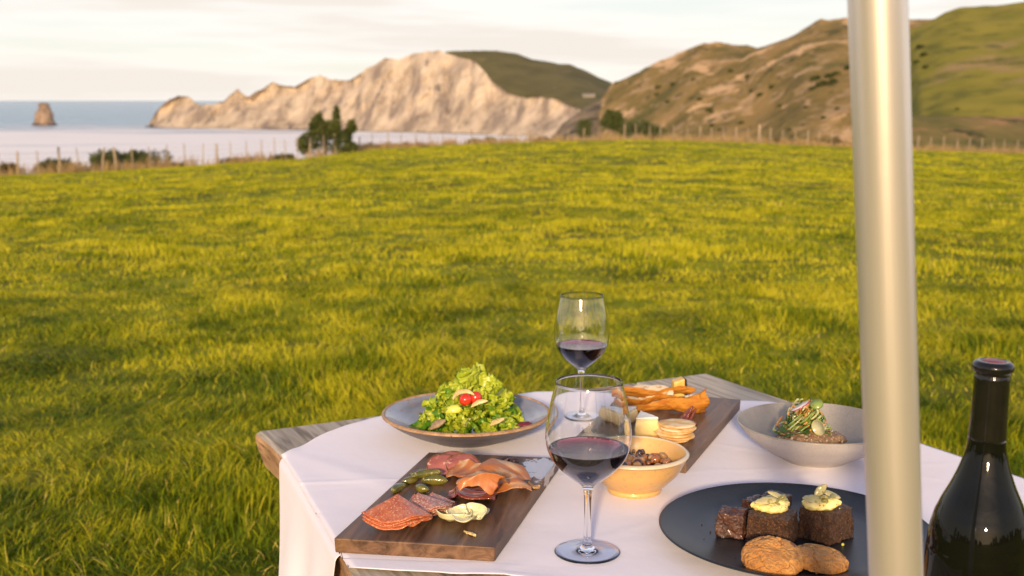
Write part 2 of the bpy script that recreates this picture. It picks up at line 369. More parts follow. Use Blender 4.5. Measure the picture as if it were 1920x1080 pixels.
tag(land('headland_reef', [(274, 237.5, 1), (500, 241, 1), (850, 248.5, 1), (1100, 257, 1)] and [(a, b, dist_at(b + 1.5)) for a, b in ((272, 236.5), (320, 236), (500, 240), (700, 244), (850, 248), (1100, 256))],
         [(px, dist_at(interp(BASEY, px)[0] + 1.8), SEA - 1) for px in range(270, 1110, 40)], 120, 8, m_rock, back=60, amp=2, fr=.05), None, None, None, 'structure')
tag(land('headland_hill', [(835, 97, 1900), (870, 95, 1900), (930, 95, 1900), (965, 100, 1900), (1000, 111, 1880), (1040, 118, 1860), (1070, 121, 1850), (1100, 134, 1840), (1125, 146, 1830), (1160, 160, 1800), (1220, 185, 1750)],
         [(835, 1700, -5), (985, 1640, -5), (1100, 1500, -20), (1220, 1400, SEA)], 160, 40, m_hilltop, back=300, amp=14, fr=.008, prof_=.8, seed=5), 'dark green rounded hill behind the pale cliffs', None, None, 'structure')
HB = lambda d: [(1000, d, SEA), (2700, d, SEA)]
tag(land('valley_slope', [(1030, 262, 900), (1055, 232, 920), (1080, 212, 940), (1110, 194, 980), (1150, 178, 1010), (1190, 176, 1010), (1260, 190, 1000), (1400, 200, 950)], HB(700), 100, 30,
         landmat('valley_scrub', [(.35, (.14, .11, .07)), (.6, (.27, .20, .13))], .04, patches=[((.05, .05, .03), .05, .55, .62, (1, 1, 1))]), back=150, amp=10, fr=.012, gul=3, seed=9), None, None, None, 'structure')
HL = [(1130, 182, 860), (1150, 158, 860), (1180, 143, 850), (1230, 118, 840), (1265, 104, 830), (1300, 86, 820), (1320, 79, 815), (1345, 83, 815), (1380, 81, 810), (1420, 88, 800), (1440, 84, 760), (1470, 71, 740), (1500, 58, 720),
      (1540, 37, 700), (1590, 36, 690), (1650, 38, 680), (1700, 36, 670), (1745, 35, 660), (1800, 30, 650), (1900, 20, 650), (2300, 0, 650)]
tag(land('dry_hills', HL, [(1130, 700, -30), (1300, 520, SEA + 8), (1500, 400, -22), (1750, 330, -16), (2300, 330, -16)], 420, 120, m_hill, back=200, amp=28, fr=.0125, gul=19, prof_=.95, seed=1), 'steep dry tan and olive hills with eroded gullies', None, None, 'structure')
tag(land('green_hill', [(1690, 60, 430), (1715, 52, 430), (1745, 38, 430), (1770, 24, 430), (1800, 15, 430), (1860, 9, 430), (1920, 3, 430), (2000, -8, 430), (2400, -40, 430)],
         [(1690, 300, -20), (1720, 230, -16), (1920, 215, -14), (2400, 215, -14)], 150, 60, m_green, back=200, amp=7, fr=.012, prof_=1.05, seed=3), 'smooth green paddock hill on the right', None, None, 'structure')
tag(land('lower_bank', [(1660, 222, 185), (1700, 215, 190), (1780, 219, 190), (1850, 218, 190), (1920, 219, 190), (2400, 215, 190)], [(1660, 150, -12), (2400, 140, -12)], 120, 24, m_bank, back=40, amp=2.5, fr=.05, prof_=.8, seed=4), None, None, None, 'structure')

# sea stack
d0 = dist_at(235); b0 = RY(81, 188, d0)
pr = [(18, 0), (17, 3), (15, 9), (13, 17), (10.5, 25), (8.5, 31), (6.5, 35), (.1, 37)]
v, f = lathe(smooth_prof(pr, 4), 40)
v = [Vector((p[0], p[1], p[2])) * 1 + Vector(((3.4 * fbm(Vector(p) * .09, 4)), 3.4 * fbm(Vector(p) * .09 + Vector((9, 0, 0)), 4), 0)) for p in v]
st = mesh('sea_stack', v, f, landmat('stack_rock', [(.35, (.15, .11, .085)), (.62, (.30, .22, .16))], .1, bump=1, bdist=2, streak=(1, 1, .4)), loc=(b0.x, d0, SEA - .5)); tag(st, 'lone pale rock stack standing in the sea on the left', 'sea stack')
pr = [(.1, 4), (17, 3.6), (19.5, 1.5), (21, 0)]; v, f = lathe(pr, 30); mesh('wave_cut_base', v, f, m_rock, st)

# far farm shed in the saddle below the headland hill
p = RY(1104, 180, 985); bm = bmesh.new(); bmesh.ops.create_cube(bm, size=1, matrix=Matrix.Translation((0, 0, 1.5)) @ Matrix.Diagonal((10, 5, 2.2, 1)))
sh = bobj('farm_shed', bm, mat('shed_wall', (.17, .15, .12)), loc=(p.x, p.y, p.z - 1.6)); sh.data.shade_flat() if hasattr(sh.data, 'shade_flat') else None
tag(sh, 'tiny pale shed in the saddle between cliffs and dry hills', 'shed')
r = mesh('roof', [(-5.5, -3, 2.6), (5.5, -3, 2.6), (5.5, 3, 2.6), (-5.5, 3, 2.6), (-5.5, 0, 3.6), (5.5, 0, 3.6)], [(0, 1, 5, 4), (3, 4, 5, 2), (0, 4, 3), (1, 2, 5), (0, 3, 2, 1)], mat('shed_roof', (.24, .21, .17)), sh, smooth=False)

# ------------------------------------------------------------------ plants at the edge of the field
def leafmesh(name, n, shape, leaf, m, seed, parent=None, up=.3):
    r = np.random.default_rng(seed); vs = []; fs = []; c = 0
    while c < n:
        p = shape(r)
        if p is None: continue
        d = Vector(r.normal(size=3)); d.z += up; d.normalize(); a = d.orthogonal().normalized(); a = Matrix.Rotation(r.uniform(0, 6.28), 3, d) @ a
        s = leaf * r.uniform(.5, 1.4); b = len(vs); P_ = Vector(p); q = d.cross(a)
        vs += [P_ - a * s * .28, P_ + d * s * .5 + q * s * .1, P_ + a * s * .28, P_ + d * s * 1.1]; fs += [(b, b + 1, b + 3), (b + 1, b + 2, b + 3), (b, b + 2, b + 1)]
        c += 1
    return mesh(name, vs, fs, m, parent, smooth=False)
def lobes(cs):                              # leaf positions near the skin of uneven lobes
    def f(r):
        c = cs[r.integers(len(cs))]; d = r.normal(size=3); d /= np.linalg.norm(d); k = r.uniform(.45, 1) ** .4
        k *= 1 + .28 * mn.noise(Vector(d * 2.1 + c[0])); p = (c[0] + d[0] * c[3] * k, c[1] + d[1] * c[3] * k, c[2] + d[2] * c[4] * k)
        return p if p[2] > 0 else None
    return f
m_leafd = mat('dark_leaf', (.035, .050, .012), (.095, .11, .024), scale=1.5, rough=.6, spec=.3, tw=.2)
m_leafb = mat('brown_leaf', (.07, .052, .018), (.15, .10, .038), scale=1.2, rough=.8, spec=.2, tw=.2)
m_leafg = mat('olive_leaf', (.045, .055, .014), (.10, .10, .026), scale=1.2, rough=.7, spec=.2, tw=.2)
m_bark = mat('bark', (.09, .07, .05), (.18, .14, .1), scale=30, rough=.9, bump=.4)
m_dry = mat('dry_grass', (.34, .22, .09), (.50, .36, .17), scale=3, rough=.8, spec=.2, tw=.3)
def branches(n, hgt, spread, seed, r0=.05):
    r = random.Random(seed); mb = MB()
    for k in range(n):
        a = r.uniform(0, 6.28); s = r.uniform(.3, 1) * spread; pts = [(0, 0, -.1)]
        for q in range(1, 6):
            t = q / 5; pts.append((math.cos(a) * s * t + r.uniform(-.05, .05), math.sin(a) * s * t + r.uniform(-.05, .05), hgt * t * r.uniform(.9, 1.05)))
        mb.add(tube_pts(pts, r0 * r.uniform(.6, 1), 6, lambda t: 1 - .8 * t))
    return mb
def gpos(px, Y): x = RY(px, 188, Y).x; return Vector((x, Y, gz(x, Y)))
def shrub(px, Y, w, h, m, label, seed, name='shrub', cat='shrub', group=None, n=1500, leaf=.16, lob=None, zoff=0):
    p = gpos(px, Y); p.z += zoff; r = random.Random(seed)
    o = empty(name, p, label, cat, group)
    if name == 'shrub': h *= 1.05; w *= 1.2; n = int(n * .9)
    cs = lob or [(r.uniform(-.32, .32) * w, r.uniform(-.3, .3) * w * .6, h * r.uniform(.3, .62), w * r.uniform(.16, .28), h * r.uniform(.25, .38)) for _ in range(8)]
    leafmesh('foliage', n, lobes(cs), leaf, m, seed, o); branches(6, h * .7, w * .3, seed, .04).build('stem', m_bark, o)
    return o
G = 'bushes along the clifftop fence'
T1 = [(x, .08 * (k % 3), z, r, q) for k, (x, z, r, q) in enumerate([(-1.0, .6, .55, .6), (-.45, 1.0, .6, .8), (.3, .9, .6, .85), (.9, .6, .5, .6), (-.1, 1.35, .4, .5), (-.42, 1.65, .26, .62), (.62, 1.85, .2, .75), (1.45, 1.5, .2, .38), (1.15, 1.0, .24, .4), (-.72, 1.45, .18, .5), (.2, 1.4, .24, .4), (-1.35, .5, .32, .5), (.5, 1.3, .3, .5), (1.4, .3, .3, .3)])]
t_ = shrub(610, 67, 3.4, 2.5, m_leafd, 'tall dark green bush with ragged top rising above the fence', 3, 'bush', 'bush', G, 6200, .19, lob=T1, zoff=.1)
shrub(12, 56, 1.5, .7, m_leafb, 'brown low bush at the far left end of the fence', 11, group=G, n=1500)
shrub(98, 57.5, 2.0, .95, m_leafg, 'wide olive bush behind the fence, second from the left edge', 12, group=G, n=2200)
shrub(193, 59, 1.4, 1.25, m_leafd, 'round dark bush behind the leaning fence posts on the left', 13, group=G, n=2200)
shrub(262, 60, 2.2, 1.25, m_leafd, 'broad dark bush with sloping right side behind the left fence', 14, group=G, n=3000)
shrub(325, 62, 1.3, .55, m_leafb, 'low brownish scrub right of the broad dark bush', 15, group=G, n=1200)
shrub(445, 64, 1.8, .6, m_leafb, 'low brown scrub in front of the pale water', 16, group=G, n=1500)
shrub(525, 66, 1.4, .6, m_leafg, 'low olive scrub just left of the tall ragged bush', 17, group=G, n=1300)
shrub(738, 78, 4.0, .85, m_leafb, 'long low brown hedge right of the tall ragged bush', 18, group=G, n=4500, lob=[(-1.9 + .38 * k, 0, .38, .42, .36 + .08 * math.sin(k * 2)) for k in range(11)])
shrub(886, 83, 1.1, .85, m_leafd, 'small dark bush left of a twin, above the field crest', 19, group=G, n=1400)
shrub(915, 84, 1.0, .95, m_leafd, 'small dark bush, right one of two above the field crest', 20, group=G, n=1400)
shrub(950, 86, .8, .6, m_leafb, 'tiny brown bush right of the two small dark bushes', 22, group=G, n=800)
shrub(1035, 86, 2.2, .7, m_leafb, 'tan scrub clump at the crest below the cliff end', 21, group=G, n=2000)
shrub(1520, 89, 5.8, 1.0, m_leafb, 'long rusty brown scrub bank behind the right fence', 23, group=G, n=6000, lob=[(-2.8 + .4 * k, 0, .45, .5, .45 + .12 * math.sin(k * 1.7)) for k in range(15)])
shrub(1900, 95, 3.6, .8, m_leafb, 'rusty brown scrub at the right edge of the photo', 24, group=G, n=3500, lob=[(-1.8 + .4 * k, 0, .3, .45, .4 + .1 * math.sin(k * 1.7)) for k in range(10)])
def tree(px, Y, w, h, label, seed, base_z):
    x = RY(px, 188, Y).x; o = empty('tree', (x, Y, base_z), label, 'tree', 'dark trees in the valley beyond the field')
    r = random.Random(seed); cs = [(r.uniform(-.3, .3) * w, r.uniform(-.3, .3) * w, h * r.uniform(.5, .8), w * r.uniform(.18, .3), h * r.uniform(.14, .25)) for _ in range(10)]
    leafmesh('crown', 2500, lobes(cs), h * .06, m_leafd, seed, o); branches(5, h * .7, w * .3, seed, h * .03).build('trunk', m_bark, o)
def zat(px, py, Y): return RY(px, py, Y).z
for px, pt, w, lab, sd in ((1152, 200, 44, 'round dark tree standing above the crest in the valley', 31), (1192, 218, 66, 'wide dark tree just right of the round valley tree', 32), (1226, 230, 56, 'low dark tree, rightmost in the valley', 33), (1096, 222, 34, 'small dark tree at the foot of the cliff end', 34)):
    Y = 420; h = zat(px, pt, Y) - zat(px, 275, Y); tree(px, Y, w / F * Y * 1.1, h, lab, sd, zat(px, 275, Y))

# bushes dotted on the dry hills (placed by casting onto the hill)
bpy.context.view_layer.update()
dg = bpy.context.evaluated_depsgraph_get()
proto = None; hs = [(1235, 165, 9), (1262, 160, 9), (1232, 178, 8), (1252, 193, 8), (1300, 150, 7), (1312, 188, 9), (1330, 208, 11), (1335, 212, 8), (1370, 135, 8), (1402, 145, 8), (1410, 172, 9), (1425, 180, 10), (1447, 165, 9), (1463, 200, 8), (1512, 203, 8),
     (1544, 222, 8), (1390, 232, 8), (1335, 236, 8), (1570, 205, 7), (1480, 245, 7), (1530, 150, 15), (1542, 160, 16), (1555, 145, 15), (1562, 155, 12), (1524, 168, 12), (1568, 140, 12), (1350, 245, 7), (1590, 130, 12), (1725, 90, 12), (1732, 105, 12), (1718, 118, 11), (1795, 205, 6), (1735, 128, 9)]
hr = random.Random(4)
for k, (px, py, w) in enumerate(hs):
    d = ray(px, py).normalized()
    hit, loc, nor, idx, ob, _ = S.ray_cast(dg, Vector((0, 0, CAM_H)) + d * 130, d)
    if not hit or ob.name.split('.')[0] not in ('dry_hills', 'green_hill', 'valley_slope'): continue
    if proto is None:
        proto = leafmesh('hillside_bush', 1300, lobes([(.5 * math.cos(a), .4 * math.sin(a), .45 + .2 * math.sin(a * 3), .5, .42) for a in (0, 1.2, 2.5, 3.7, 5)] + [(0, 0, .6, .5, .4)]), .16, m_leafd, 77); b = proto
        tag(proto, 'small dark scrub bush dotted on the dry tan hillside', 'bush', 'scrub bushes dotted over the dry hills')
    else:
        b = proto.copy(); COL.objects.link(b)
    s = w * .78 * loc.y / F; b.location = loc - Vector((0, 0, s * .15)); b.scale = (s, s, s * hr.uniform(.7, 1)); b.rotation_euler.z = hr.uniform(0, 6)

# ------------------------------------------------------------------ fences
m_post = mat('weathered_post', (.24, .18, .12), (.38, .29, .20), scale=8, rough=.85, stretch=(6, 6, 1), bump=.4)
m_wire = mat('fence_wire', (.30, .28, .25), rough=.5, metal=.7)
def fence(name, label, posts, wires=(.25, .5, .75, .95)):
    p0 = gpos(posts[0][0], posts[0][1]); root = empty(name, p0, label, 'fence'); tops = []; fr_ = random.Random(5)
    for px, Y, h, lean, thick in posts:
        p = gpos(px, Y); r = thick * .31
        lx = lean * h; v, f = tube_pts([(0, 0, -.3), (lx * .5, 0, h * .5), (lx, fr_.uniform(-.03, .03), h - .02), (lx, 0, h)], r, 7, lambda t: 1 if t < .99 else .8)
        o = mesh('post', v, f, m_post, root, loc=p - p0); tops.append((p - p0, lx, h))
    mb = MB()
    for wz in wires:
        mb.add(tube_pts([q + Vector((lx * wz, -.05, wz * 1.0)) for q, lx, h in tops], .004, 4))
    mb.build('wire', m_wire, root)
pl = []; fr_ = random.Random(8)
for px in (-12, 25, 65, 105, 142, 183, 212, 243, 275, 307, 343, 376, 402, 428, 458, 487, 512, 533, 555, 578, 604, 627, 648):
    big = px in (25, 105, 183, 212, 402, 578, 627, 648); Y = interp(CREST, px)[1] * .985
    pl.append((px, Y, (1.45 if px == 648 else 1.12) * fr_.uniform(.95, 1.08), {183: .16, 142: -.1, 212: -.08, 65: -.06}.get(px, fr_.uniform(-.05, .05)), .17 if big else .085))
fence('clifftop_fence', 'post and wire fence along the left clifftop edge of the field', pl)
pl = []
px = 672
while px < 1160: pl.append((px, interp(CREST, px)[1] * .99, fr_.uniform(.8, 1.0), fr_.uniform(-.05, .05), .08 if len(pl) % 4 else .13)); px += fr_.uniform(23, 31)
fence('crest_fence', 'thin post and wire fence across the middle of the crest', pl)
pl = []
while px < 1960: pl.append((px, interp(CREST, px)[1] * .99, 1.35 if abs(px - 1423) < 11 else fr_.uniform(1.0, 1.15), fr_.uniform(-.04, .04), .30 if abs(px - 1423) < 11 else (.11 if len(pl) % 3 else .16))); px += fr_.uniform(20, 26)
fence('paddock_fence', 'close set post fence running below the dry hills on the right', pl)

# ------------------------------------------------------------------ grass (one mass)
def blades(name, groups, m, stuff_label):
    V = []; Fq = []; C = []; nv = 0
    polys = []
    for g in groups:
        x, y, z, h, w, la, lean, cv = g; k = len(x)
        ang = rng.uniform(0, 2 * np.pi, k); wx = np.cos(ang) * w; wy = np.sin(ang) * w
        dx = np.cos(la) * lean; dy = np.sin(la) * lean
        rows = []
        for t, ww in ((0, 1), (.4, .85), (.75, .5)):
            bend = t * t * .9 + t * .1; hz = h * (t - .45 * lean * t * t * t).clip(.05) if hasattr(lean, 'clip') else h * t
            for s in (-1, 1): rows.append(np.stack([x + dx * h * bend + s * wx * ww * .5, y + dy * h * bend + s * wy * ww * .5, z + hz], 1))
        bend = 1.0; rows.append(np.stack([x + dx * h, y + dy * h, z + h * (1 - .45 * lean)], 1))
        A = np.stack(rows, 1)               # k,7,3
        V.append(A.reshape(-1, 3)); b = nv + np.arange(k) * 7
        q1 = np.stack([b, b + 1, b + 3, b + 2], 1); q2 = np.stack([b + 2, b + 3, b + 5, b + 4], 1); t3 = np.stack([b + 4, b + 5, b + 6], 1)
        polys.append((q1, q2, t3)); nv += k * 7; C.append(np.repeat(cv, 7))
    V = np.concatenate(V); C = np.concatenate(C)
    Q = np.concatenate([np.concatenate([a, b]) for a, b, c in polys]); T3 = np.concatenate([c for a, b, c in polys])
    me = bpy.data.meshes.new(name); me.vertices.add(len(V)); me.vertices.foreach_set('co', V.astype(np.float32).ravel())
    loops = np.concatenate([Q.ravel(), T3.ravel()]).astype(np.int32); me.loops.add(len(loops)); me.loops.foreach_set('vertex_index', loops)
    st_ = np.concatenate([np.arange(len(Q)) * 4, len(Q) * 4 + np.arange(len(T3)) * 3]).astype(np.int32); me.polygons.add(len(st_)); me.polygons.foreach_set('loop_start', st_)
    me.update(calc_edges=True)
    at = me.attributes.new('tint', 'FLOAT', 'POINT'); at.data.foreach_set('value', C.astype(np.float32))
    me.polygons.foreach_set('use_smooth', np.ones(len(st_), bool))
    o = bpy.data.objects.new(name, me); COL.objects.link(o); me.materials.append(m); tag(o, stuff_label, None, None, 'stuff'); return o
m_grass, t, P, O = newmat('grass_blade'); l = t.links
at = nn(t, 'ShaderNodeAttribute', attribute_name='tint'); r = nn(t, 'ShaderNodeValToRGB'); el = r.color_ramp.elements
GC = [(0, (.030, .060, .003)), (.28, (.10, .155, .004)), (.52, (.28, .288, .007)), (.85, (.52, .47, .018)), (1, (.62, .48, .14))]
while len(el) < len(GC): el.new(.5)
for k, (p, c) in enumerate(GC): el[k].position = p; el[k].color = (*c, 1)
l.new(at.outputs['Fac'], r.inputs[0]); l.new(r.outputs[0], P.inputs['Base Color']); P.inputs['Roughness'].default_value = .6; P.inputs['Specular IOR Level'].default_value = .15
tr = nn(t, 'ShaderNodeBsdfTranslucent'); l.new(r.outputs[0], tr.inputs[0]); ms = nn(t, 'ShaderNodeMixShader'); ms.inputs[0].default_value = .25
l.new(P.outputs[0], ms.inputs[1]); l.new(tr.outputs[0], ms.inputs[2]); l.new(ms.outputs[0], O.inputs[0])
def zone(y0, y1, dens, h, w, per=14, spread=.05, wedge=.64, lean0=.5):
    area = wedge * (y1 * y1 - y0 * y0); nt_ = int(area * dens / per)
    ty = np.sqrt(rng.uniform(y0 * y0, y1 * y1, nt_)); tx = ty * rng.uniform(-wedge, wedge, nt_)
    big = np.clip((vfbm(tx * 1.5, ty * 1.5, 3, 11) - .30) * 2.6, .22, 1.35)       # tussocky height
    keep = rng.uniform(size=nt_) < .6 + .4 * np.clip(big, 0, 1); tx, ty, big = tx[keep], ty[keep], big[keep]; nt_ = len(tx)
    x = np.repeat(tx, per) + rng.normal(0, spread, nt_ * per); y = np.repeat(ty, per) + rng.normal(0, spread, nt_ * per); B = np.repeat(big, per)
    la = vfbm(x * 1.6, y * 1.6, 2, 21) * 18 + rng.normal(0, .6, len(x)) + np.repeat(rng.normal(0, 1.5, nt_), per)
    lean = np.clip(lean0 + .9 * (vfbm(x * 1.1, y * 1.1, 2, 31) - .4) * 2 + rng.normal(0, .2, len(x)), .05, 1.5)
    hh = h * (.30 + .70 * B) * rng.uniform(.6, 1.25, len(x))
    cv = .50 + np.clip((y - 7) / 26, -.20, .09) + (vfbm(x * .55, y * .55, 3, 41) - .44) * .42 + (vfbm(x * 2.6, y * 2.6, 3, 43) - .44) * 1.05 + np.repeat(rng.normal(0, .15, nt_), per) + rng.normal(0, .13, len(x)) + (B - .7) * .03
    dry = rng.uniform(size=len(x)) < .03; cv = np.where(dry, rng.uniform(.85, 1, len(x)), np.clip(cv, 0, .86)) 
    return (x, y, ground_z(x, y) - .005, hh, w * rng.uniform(.7, 1.3, len(x)), la, lean, cv)
blades('grass', [zone(2.2, 5.2, 8800, .105, .0040, per=20, spread=.035, lean0=.95), zone(5.2, 9, 3900, .10, .0055, per=16, spread=.045, lean0=.85), zone(9, 17, 1200, .095, .009, spread=.07, lean0=.6), zone(17, 32, 380, .085, .016, spread=.10, lean0=.5), zone(32, 62, 90, .075, .03, spread=.15, lean0=.4), zone(62, 88, 20, .08, .05, spread=.2, lean0=.3)], m_grass, 'green and yellow pasture grass covering the field')
# dry golden grass along the fences
gx = []; 
for k in range(420):
    px = rng.uniform(0, 1) ** .8 * 1980 - 20
    if 300 < px < 560 and rng.uniform() < .6: continue
    Y = interp(CREST, px)[1] * rng.uniform(.985, 1.03); gx.append((RY(px, 188, Y).x, Y))
gx = np.array(gx); x = np.repeat(gx[:, 0], 26) + rng.normal(0, .28, len(gx) * 26); y = np.repeat(gx[:, 1], 26) + rng.normal(0, .2, len(gx) * 26)
hb = np.repeat(rng.uniform(.2, .75, len(gx)), 26)
blades('dry_grass', [(x, y, ground_z(x, y) - .02, hb * rng.uniform(.6, 1.2, len(x)), np.full(len(x), .03), rng.uniform(0, 6.28, len(x)), np.clip(rng.normal(.3, .2, len(x)), 0, 1), rng.uniform(.8, 1, len(x)))], m_dry, 'dry golden grass tufts growing along the fences')
# wooded skyline behind the camera, seen only mirrored in glass and metal
r_ = np.random.default_rng(3); tw_ = []
for k in range(46):
    a = math.radians(-78 + 156 * k / 45 + r_.uniform(-2, 2)); R1 = r_.uniform(55, 75); 
    if abs(math.degrees(a) + 8) < 9: continue
    hgt = r_.uniform(3, 9) * (1.3 if k % 5 == 0 else 1); x, y = R1 * math.sin(a), -R1 * math.cos(a)
    for q in range(4): tw_.append((x + r_.uniform(-2, 2), y, hgt * r_.uniform(.4, .7), hgt * r_.uniform(.25, .4), hgt * .42))
tag(leafmesh('far_wood', 24000, lobes(tw_), .9, m_leafd, 9), 'distant wood behind the viewer', None, None, 'stuff')

# ================================================================== TABLE
O_ = Vector((-.455, 2.011, 0)); U_ = Vector((.8885, .4589, 0)); V_ = Vector((.4589, -.8885, 0))   # table corner, across, along (towards camera)
def tb(u, v, z=0): return O_ + U_ * u + V_ * v + Vector((0, 0, TOP + z))
def uv_of(p): d = Vector((p.x, p.y, 0)) - O_; return d.dot(U_), d.dot(V_)
TW = .986; TL = 1.34; TT = .066
def uleft(v): return 0.0 if v < .17 else -.0537 * (v - .17) / .44 - .012 * math.sin((v - .17) * 5) * 0
tabz = gz(0, 1.5)
m, t, P, OO = newmat('weathered_wood'); l = t.links
geo = nn(t, 'ShaderNodeTexCoord'); mpn = nn(t, 'ShaderNodeMapping'); mpn.inputs['Scale'].default_value = (30, 1.6, 30); l.new(geo.outputs['Object'], mpn.inputs[0])
n1 = nn(t, 'ShaderNodeTexNoise'); n1.inputs['Scale'].default_value = 2.2; n1.inputs['Detail'].default_value = 8; n1.inputs['Roughness'].default_value = .62; n1.inputs['Distortion'].default_value = .6; l.new(mpn.outputs[0], n1.inputs[0])
r1 = nn(t, 'ShaderNodeValToRGB'); el = r1.color_ramp.elements; el.new(.5)
for k, (p, c) in enumerate([(.34, (.22, .18, .14)), (.52, (.50, .44, .36)), (.68, (.66, .59, .50))]): el[k].position = p; el[k].color = (*c, 1)
l.new(n1.outputs[0], r1.inputs[0])
n2 = nn(t, 'ShaderNodeTexNoise'); n2.inputs['Scale'].default_value = 5; l.new(geo.outputs['Object'], n2.inputs[0])
mxn = nn(t, 'ShaderNodeMix', data_type='RGBA', blend_type='MULTIPLY'); mxn.inputs[0].default_value = .5; l.new(r1.outputs[0], mxn.inputs[6]); l.new(n2.outputs[0], mxn.inputs[7]); l.new(mxn.outputs[2], P.inputs['Base Color'])
mul = nn(t, 'ShaderNodeMix', data_type='RGBA'); 
b = nn(t, 'ShaderNodeBump'); b.inputs['Strength'].default_value = .7; b.inputs['Distance'].default_value = .002; l.new(n1.outputs[0], b.inputs['Height']); l.new(b.outputs[0], P.inputs['Normal']); P.inputs['Roughness'].default_value = .75; P.inputs['Specular IOR Level'].default_value = .25
m_wood = m
m_sawn = mat('sawn_side', (.24, .13, .065), (.46, .28, .15), scale=9, rough=.85, bump=.9, bscale=35, stretch=(1.5, 1, 4), bdist=.003, c3=(.14, .08, .045), c3s=22, c3p=(.56, .66))
tbl = empty('picnic_table', (O_.x, O_.y, tabz), 'thick weathered grey wooden table half covered by a white cloth', 'table', rz=0)
tbl.rotation_euler.z = math.atan2(U_.y, U_.x)
# table local frame: x = across, y = -along ; so local (u, -v, z)
def tl(u, v, z): return Vector((u, -v, TOP + z - tabz))
def plank(u0, u1, v0, v1, left=False, seed=0):
    nu, nv = 5, 40; R = []
    def sec(v):
        a = (uleft(v) if left else u0); b = u1; e = .006
        w = .004 * mn.noise(Vector((v * 6, seed, 0))); w2 = .003 * mn.noise(Vector((v * 9, seed + 3, 0)))
        if left:
            ins = .016 if v < .35 else max(.004, .016 - (v - .35) * .08)
            return [(a + e * 1.6 + w, 0), (a + .3 * e + w, -.004), (a + w, -.011), (a + w + .004, -.03), (a + ins + w2 * 2, -TT), (b, -TT), (b, -e), (b - e * .5, 0)]
        return [(a + e * .5, 0), (a, -e), (a, -TT), (b, -TT), (b + w * (seed == 9), -e), (b - e * .5, 0)]
    vs = []; k = 0
    for j in range(nv):
        v = v0 + (v1 - v0) * j / (nv - 1); s = sec(v); k = len(s)
        vs += [tl(p[0], v, p[1] + (.0008 * mn.noise(Vector((v * 4, p[0] * 9, seed))) if p[1] > -.01 else 0)) for p in s]
    fs = [(j * k + i, j * k + (i + 1) % k, (j + 1) * k + (i + 1) % k, (j + 1) * k + i) for j in range(nv - 1) for i in range(k)]
    fs += [tuple(range(k)), tuple((nv - 1) * k + i for i in range(k))[::-1]]
    o = mesh('plank', vs, fs, m_wood, tbl, smooth=False); o.data.materials.append(m_sawn)
    bm = bmesh.new(); bm.from_mesh(o.data); bmesh.ops.recalc_face_normals(bm, faces=bm.faces)
    for f in bm.faces:
        if left and abs(f.normal.z) < .75 and f.calc_center_median().x < u0 + .05: f.material_index = 1
        if abs(f.normal.y) > .9: f.material_index = 0
    bm.to_mesh(o.data); bm.free(); return o
us = [0, .235, .43, .62, .80, TW]
for k in range(5): plank(us[k] + (.0025 if k else 0), us[k + 1] - .0025, [0, .004, -.003, .002, 0][k], TL + [0, .01, -.01, 0, .012][k], left=(k == 0), seed=k)
def boxp(name, x0, x1, y0, y1, z0, z1, m, par, bev=.006):
    bm = bmesh.new(); bmesh.ops.create_cube(bm, size=1, matrix=Matrix.Translation(((x0 + x1) / 2, (y0 + y1) / 2, (z0 + z1) / 2)) @ Matrix.Diagonal((x1 - x0, y1 - y0, z1 - z0, 1)))
    return bobj(name, bm, m, par, smooth=False, bevel=bev)
for a in (.14, TW - .2):
    for c in (.14, TL - .22): boxp('leg', a, a + .09, -c - .09, -c, -.03, TOP - TT - tabz - .101, m_wood, tbl)
for c in (.13, TL - .23): boxp('crossbeam', .04, TW - .05, -c - .11, -c, TOP - TT - tabz - .10, TOP - TT - tabz - .001, m_wood, tbl)

# ---- cloth
m_cloth, t, P, OO = newmat('cloth'); l = t.links
P.inputs['Base Color'].default_value = (.76, .735, .845, 1); P.inputs['Roughness'].default_value = .85; P.inputs['Specular IOR Level'].default_value = .2; P.inputs['Sheen Weight'].default_value = .25
cn = nn(t, 'ShaderNodeTexCoord'); w1 = nn(t, 'ShaderNodeTexNoise'); w1.inputs['Scale'].default_value = 900; l.new(cn.outputs['Object'], w1.inputs[0])
w2 = nn(t, 'ShaderNodeTexNoise'); w2.inputs['Scale'].default_value = 7; w2.inputs['Detail'].default_value = 4; l.new(cn.outputs['Object'], w2.inputs[0])
b1 = nn(t, 'ShaderNodeBump'); b1.inputs['Strength'].default_value = .25; b1.inputs['Distance'].default_value = .0004; l.new(w1.outputs[0], b1.inputs['Height'])
b2 = nn(t, 'ShaderNodeBump'); b2.inputs['Strength'].default_value = .5; b2.inputs['Distance'].default_value = .008; l.new(w2.outputs[0], b2.inputs['Height']); l.new(b1.outputs[0], b2.inputs['Normal']); l.new(b2.outputs[0], P.inputs['Normal'])
tr = nn(t, 'ShaderNodeBsdfTranslucent'); tr.inputs[0].default_value = (.8, .75, .76, 1); ms = nn(t, 'ShaderNodeMixShader'); ms.inputs[0].default_value = .12; l.new(P.outputs[0], ms.inputs[1]); l.new(tr.outputs[0], ms.inputs[2]); l.new(ms.outputs[0], OO.inputs[0])
farpts = [(534, 856), (560, 842), (600, 822), (650, 803), (700, 786), (860, 762), (1005, 737), (1060, 737), (1160, 740), (1389, 754), (1440, 757), (1490, 763), (1512, 766)]
FB = sorted(uv_of(W(*p)) for p in farpts)
SM = .012                                            # bend radius over the edges
def vfar(u): return interp(FB, u)[0]
def vnear(u): return min(TL - .004, .668 + 1.02 * max(u, -.1) + .01 * math.sin(u * 20))
